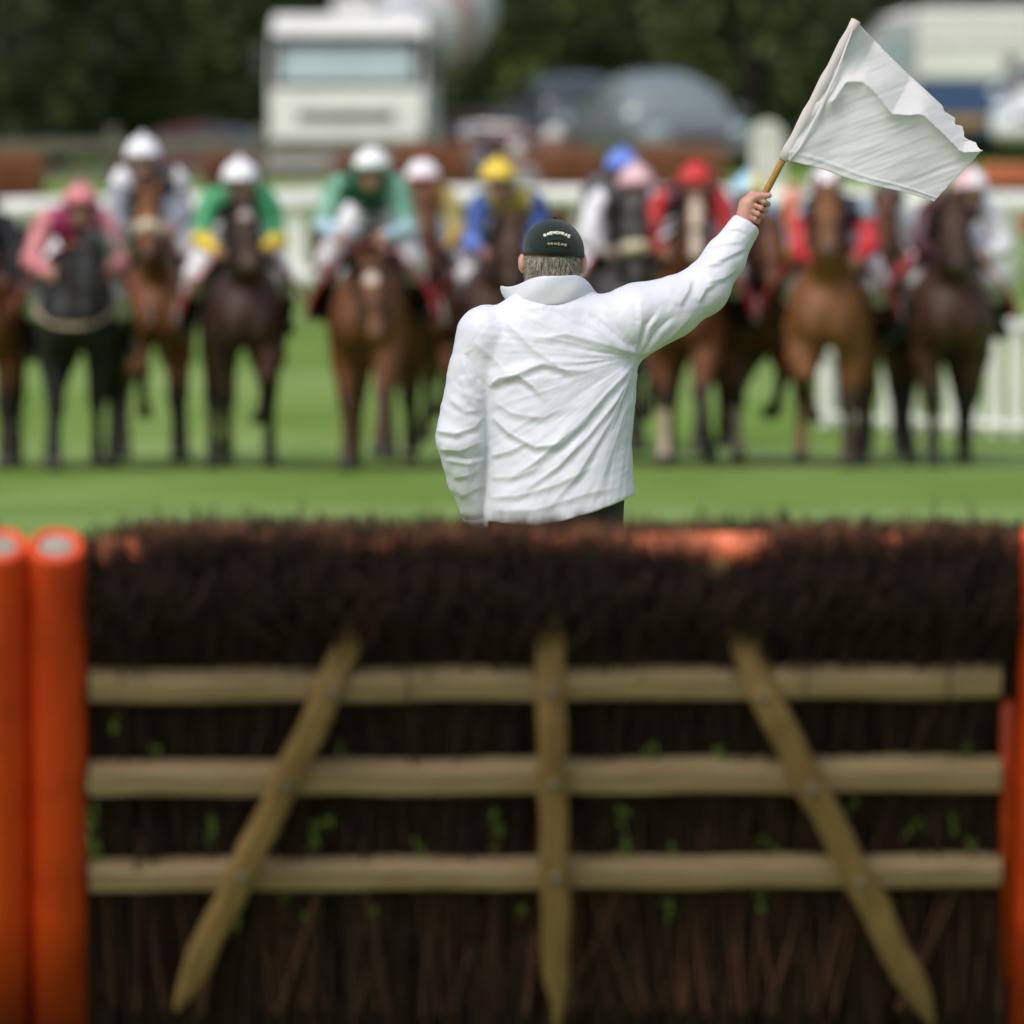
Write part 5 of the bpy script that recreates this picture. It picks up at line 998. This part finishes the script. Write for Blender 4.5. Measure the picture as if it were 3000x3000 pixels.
# ------------------------------------------------------------------ the hurdle: leans towards the camera, brush set behind its rails
HD, HA = 20.15, rad(35)
_n = np.array([0, -math.cos(HA), -math.sin(HA)])
def hp(px, py, off=0.0):
    """(x, u) on the leaning plane, 'off' metres in front of it, for a photo pixel"""
    d = np.array([(px - 1500) / FPX, 1, -(py - HZ) / FPX]); c = np.array([0, 0, CAMZ]); p0 = np.array([0, HD, 0]) + _n * off
    s = ((p0 - c) @ _n) / (d @ _n); q = c + d * s - np.array([0, HD, 0]); return float(q[0]), float(q[2] * math.cos(HA) - q[1] * math.sin(HA))
LEAFG = mat('fresh green sprig', (.30, .46, .10), .6, (.14, .27, .04), 3, trans=.2)
def hurdle(full=True):
    t = empty('hurdle', (0, HD, 0), 'wooden hurdle of three rails and three braces packed with dark birch brush', 'hurdle', rot=(HA, 0, 0))
    def bar(name, a, b, h, y, th, m, c=0.0, taper=None, tuck=0.0):
        A, B = np.array(a), np.array(b); L = np.linalg.norm(B - A); ang = math.atan2(B[1] - A[1], B[0] - A[0]); R = Matrix.Rotation(-ang, 3, 'Y'); mb = MB(); n = 18
        V, F = [], []
        for k in range(n + 1):
            f = k / n; w = h / 2 * (1 + .03 * math.sin(k * 2.3 + L * 7)); 
            if taper and f > 1 - taper: w *= max(.28, (1 - f) / taper)
            e = .012; x = (f - .5) * L; wob = .003 * math.sin(k * 1.7 + A[1] * 9)
            for yy, zz in ((-th / 2, -w + e), (-th / 2 + e * .7, -w), (th / 2, -w), (th / 2, w), (-th / 2 + e * .7, w), (-th / 2, w - e)): V.append(R @ Vector((x, yy + tuck * max(0, 1 - f / .25) ** 1.2, zz + wob)))
        F = [[k * 6 + j, k * 6 + (j + 1) % 6, (k + 1) * 6 + (j + 1) % 6, (k + 1) * 6 + j] for k in range(n) for j in range(6)] + [[5, 4, 3, 2, 1, 0], [n * 6 + j for j in range(6)]]
        ce = (A + B) / 2; mb.add([v + Vector((float(ce[0]), y, float(ce[1]))) for v in V], F); return mb.build(name, m, t)
    ppm = 1355
    for (yl, yr, h) in ((2012, 1998, 92), (2284, 2268, 102), (2566, 2552, 92)): bar('rail', hp(262, yl, .02), hp(2932, yr, .02), h / ppm, -.02, .04, WOOD)
    br = [((1098, 1752), (520, 2948), 80), ((2092, 1752), (2728, 2990), 84)]
    cross = []
    for a, b, w in br: bar('brace', hp(*a, .06), hp(*b, .06), w / ppm, -.06, .036, WOODB, taper=.07, tuck=.14)
    bar('brace', hp(1607, 1740, .06), hp(1634, 3005, .06), 82 / ppm, -.06, .036, WOODB, taper=.12, tuck=.14)
    for x, y in ((975, 2035), (838, 2305), (712, 2570), (1615, 2030), (1622, 2300), (1630, 2575), (2235, 2045), (2380, 2312), (2520, 2590)):
        q = hp(x, y, .082); m = MB(); m.lathe([(.002, -.004), (.009, -.004), (.012, .002), (.009, .006)], (q[0], -.082, q[1]), (0, -1, 0), 10); m.build('bolt', mat('dull bolt', (.24, .24, .20), .6, metal=.4), t, True)
    # padded end poles
    def pole(root, cx, top, bot=3050, r=.0622):
        x, u1 = hp(cx, top); x0, u0 = hp(cx + (8 if cx < 1500 else -46), bot); a0 = Vector((x0, 0.0, u0)); axs = Vector((x - x0, 0, u1 - u0)); m = MB()
        ring = [(r * 1.0, 0), (r, .4), (r * 1.004, u1 - u0 - .02), (r * .97, u1 - u0 - .006), (r * .90, u1 - u0), (r * .68, u1 - u0 + .001), (r * .66, u1 - u0 - .05), (.01, u1 - u0 - .05)]
        m.lathe([(.01, 0)] + ring, a0, axs, 28); pd_ = m.build('pole_pad', ORANGE, root, True)
        m = MB(); m.lathe([(.005, u1 - u0 - .06), (r * .64, u1 - u0 - .06), (r * .64, u1 - u0 - .012), (r * .55, u1 - u0 - .004), (.005, u1 - u0 - .003)], a0, axs, 20); m.build('foam_core', mat('pale foam', (.38, .35, .30), .9, (.18, .17, .16), 9, lo=.3, hi=.6), pd_, True)
        m = MB(); m.lathe([(.005, -.14), (.02, -.14), (.03, .02), (.005, .02)], a0, axs, 10); m.build('spike', STEEL, root, True)
    pole(t, 166, 1594); pole(t, 3082, 1560)
    # loose orange strip on the inner side of the right pole, tied behind the rails
    for y0, y1 in ((2050, 2860),):
        a, b = hp(2953, y0), hp(2953, y1); m = MB(); m.tube([(a[0], -.004, a[1]), ((a[0] + b[0]) / 2 - .002, -.006, (a[1] + b[1]) / 2), (b[0], -.004, b[1])], [.0165, .0165, .0165], 10); m.build('orange_strip', mat('worn orange vinyl', (.50, .06, .004), .5), t, True)
    # orange foam roll along the top, showing only where the brush is thin
    pts = [hp(x, y, -.105) for x, y in ((300, 1628), (800, 1622), (1300, 1618), (1800, 1612), (2300, 1608), (2900, 1616))]; m = MB(); m.tube([(p[0], .105, p[1]) for p in pts], .036, 14); m.build('foam_roll', mat('bright orange foam', (.85, .21, .085), .6), t, True)
    # brush
    x0, x1 = hp(244, 2000)[0], hp(3000, 2000)[0]; ut = hp(1500, 1556)[1]
    def topu(x): return ut - .05 * np.clip((x0 + .14 - x) / .14, 0, 1) ** 1.5 - .02 * np.clip((x - x1 + .08) / .08, 0, 1)
    gaps = [(2120, 100, .99), (2215, 40, .95), (1065, 40, .8), (385, 40, .78), (1640, 45, .62), (2600, 40, .7), (1900, 55, .78), (262, 35, .75), (1280, 50, .25)]
    def thin(x, u):
        px = 1500 + x * 1378; k = 0 * x
        for c, w, s in gaps: k = np.maximum(k, s * np.exp(-((px - c) / w) ** 2))
        return k
    def stems(n, ylo, yhi, rlo, rhi, ulo, uhi, fill, taper=.45):
        x = RNG.uniform(x0, x1, n); y = RNG.uniform(ylo, yhi, n); u = RNG.uniform(ulo, uhi, n)
        d = np.stack([RNG.normal(0, .11, n), RNG.normal(0, .03, n), np.ones(n)], 1); L = topu(x) + RNG.normal(-.006, .012, n) + 0.02 * RNG.uniform(0, 1, n) ** 4 - u; L = L - np.maximum(y, 0) * math.tan(HA); tipx = x + d[:, 0] * L; L = L - (y < .14) * .125 * np.maximum(thin(x, u), thin(tipx, u)); keep = (tipx > x0 - .01) & (tipx < x1 + .01) & (L > .06); L = np.where(keep, L, .6)
        short = (y < .0) & (x > 99); L = np.where(short, np.minimum(L, np.maximum(.1, ut - .16 - u)), L); b = np.stack([x, y, u], 1)
        bend = np.stack([RNG.normal(0, .05, n), -np.where(short, 0, RNG.uniform(0, .035, n)) * (y < .1), 0 * x], 1)
        ok = keep; V, F, k = twigs(b[ok], d[ok], L[ok], RNG.uniform(rlo, rhi, ok.sum()), bend[ok], 4, taper)
        tint = np.repeat(RNG.uniform(0, .5, ok.sum()), k); return V, F, tint
    def foot(n):
        x = RNG.uniform(x0 - .02, x1 + .02, n); V, F, k = twigs(np.stack([x, RNG.uniform(.0, .16, n), np.full(n, -.16)], 1), np.stack([RNG.normal(0, .05, n), RNG.normal(0, .03, n), np.ones(n)], 1), RNG.uniform(.3, .75, n), RNG.uniform(.004, .008, n), np.zeros((n, 3)), 2, .6)
        return V, F, np.repeat(RNG.uniform(.1, .7, n), k)
    def overhang(n):
        x = RNG.uniform(x0 + .02, x1 - .02, n); ua, ub = hp(1500, 1920)[1], hp(1500, 1760)[1]; u = RNG.uniform(ua, ub, n); L = RNG.uniform(.14, .32, n); L = np.minimum(L, topu(x) - .13 * thin(x, u) + RNG.normal(-.02, .012, n) - u); ok = (L > .05) & (RNG.uniform(0, 1, n) < .14); m_ = ok.sum()
        V, F, k = twigs(np.stack([x, RNG.uniform(-.012, .02, n), u], 1)[ok], np.stack([RNG.normal(0, .22, n), -RNG.uniform(.45, 1.0, n), np.ones(n)], 1)[ok], L[ok], RNG.uniform(.0025, .005, m_), np.stack([RNG.normal(0, .03, m_), L[ok] * .16, .08 * L[ok]], 1), 4, .4)
        return V, F, np.repeat(RNG.uniform(0, .5, m_), k)
    parts = [stems(6200, .015, .20, .003, .0065, 0, .45, 1), stems(5200, .015, .20, .0022, .004, .5, .95, 1), stems(1700, .0, .13, .0016, .0026, .85, 1.05, 1), overhang(6000), foot(3000)]
    V = np.concatenate([p[0] for p in parts]); off = np.cumsum([0] + [len(p[0]) for p in parts]); F = np.concatenate([p[1] + o for p, o in zip(parts, off)]); tint = np.concatenate([p[2] for p in parts])
    tag(mesh('brush', V, F, TWIG, t, attrs={'tint': tint}), kind='stuff', label='dark birch brush packed behind the rails')
    # stray tips above the cut top, rust coloured buds among them
    n = 5200; x = RNG.uniform(x0 + .02, x1, n); y = RNG.uniform(0, .2, n); kt = ~((y < .145) & (RNG.uniform(0, 1, n) < thin(x, 0))); x, y = x[kt], y[kt]; n = len(x); u = topu(x) - y * math.tan(HA) - RNG.uniform(.0, .07, n)
    V, F, k = twigs(np.stack([x, y, u], 1), np.stack([RNG.normal(0, .45, n), RNG.normal(0, .3, n), np.ones(n)], 1), RNG.uniform(.015, .045, n), RNG.uniform(.0012, .0024, n), np.zeros((n, 3)), 2, .4)
    tag(mesh('twig_tips', V, F, mat('rusty twig tip', (.42, .19, .09), .7, (.11, .055, .03), 14, lo=.4, hi=.62), t), kind='stuff')
    # thick bare stems low down
    n = 150; x = RNG.uniform(x0, x1, n); V, F, k = twigs(np.stack([x, RNG.uniform(-.012, .03, n), np.zeros(n) + .0], 1), np.stack([RNG.normal(0, .16, n), RNG.normal(0, .02, n), np.ones(n)], 1), RNG.uniform(.22, .52, n), RNG.uniform(.005, .011, n), np.zeros((n, 3)), 4, .5)
    tag(mesh('bare_stems', V, F, mat('red brown stem', (.20, .085, .05), .7, (.07, .036, .025), 4), t), kind='stuff')
    # green sprigs in the brush
    SP = [(280, 2440, 130), (272, 2360, 60), (445, 2190, 25), (625, 2420, 70), (920, 2440, 90), (975, 2390, 40), (1460, 2420, 110), (1230, 2460, 40), (1820, 2400, 90), (1838, 2470, 60), (1970, 2470, 35), (1910, 2190, 50), (2120, 2190, 60), (2255, 2460, 40), (2510, 2350, 40), (2690, 2390, 55), (2800, 2400, 60), (2840, 2470, 60), (2835, 2180, 50), (2610, 2620, 60), (2230, 2620, 60), (1960, 2640, 60), (1520, 2650, 40), (1090, 2650, 40), (700, 2660, 60), (900, 2670, 40), (830, 2630, 30), (340, 2110, 40), (1000, 2200, 40)]
    mb = MB()
    for px, py, L in SP:
        for q in range(max(2, L // 12)):
            a = hp(px + random.gauss(0, 8), py + random.uniform(-.5, .5) * L, -.005); l = random.uniform(.02, .045); w = random.uniform(.005, .009); dx = random.gauss(0, .14); y = random.uniform(-.02, .004)
            V = [(a[0], y, a[1] - l / 2), (a[0] + w + dx * l * .3, y - .004, a[1]), (a[0] + dx * l, y - .008, a[1] + l / 2), (a[0] - w + dx * l * .3, y - .004, a[1])]; mb.add(V, [[0, 1, 2], [0, 2, 3]])
    tag(mb.build('green_sprigs', LEAFG, t), kind='stuff')
    # the next hurdle in the line: only its orange end pole stands in the picture
    t2 = empty('hurdle', (0, HD, 0), 'end of the next hurdle, its orange padded pole cut by the left edge', 'hurdle', rot=(HA, 0, 0))
    W = hp(3064, 2000)[0] - hp(-4, 2000)[0]
    pole(t2, 1, 1592)
    have = [c for c in t.children if c.name.split('.')[0] in ('rail', 'brace', 'brush')]
    for c in have:
        e = c.copy(); S.collection.objects.link(e); e.parent = t2; e.location.x -= W
hurdle()
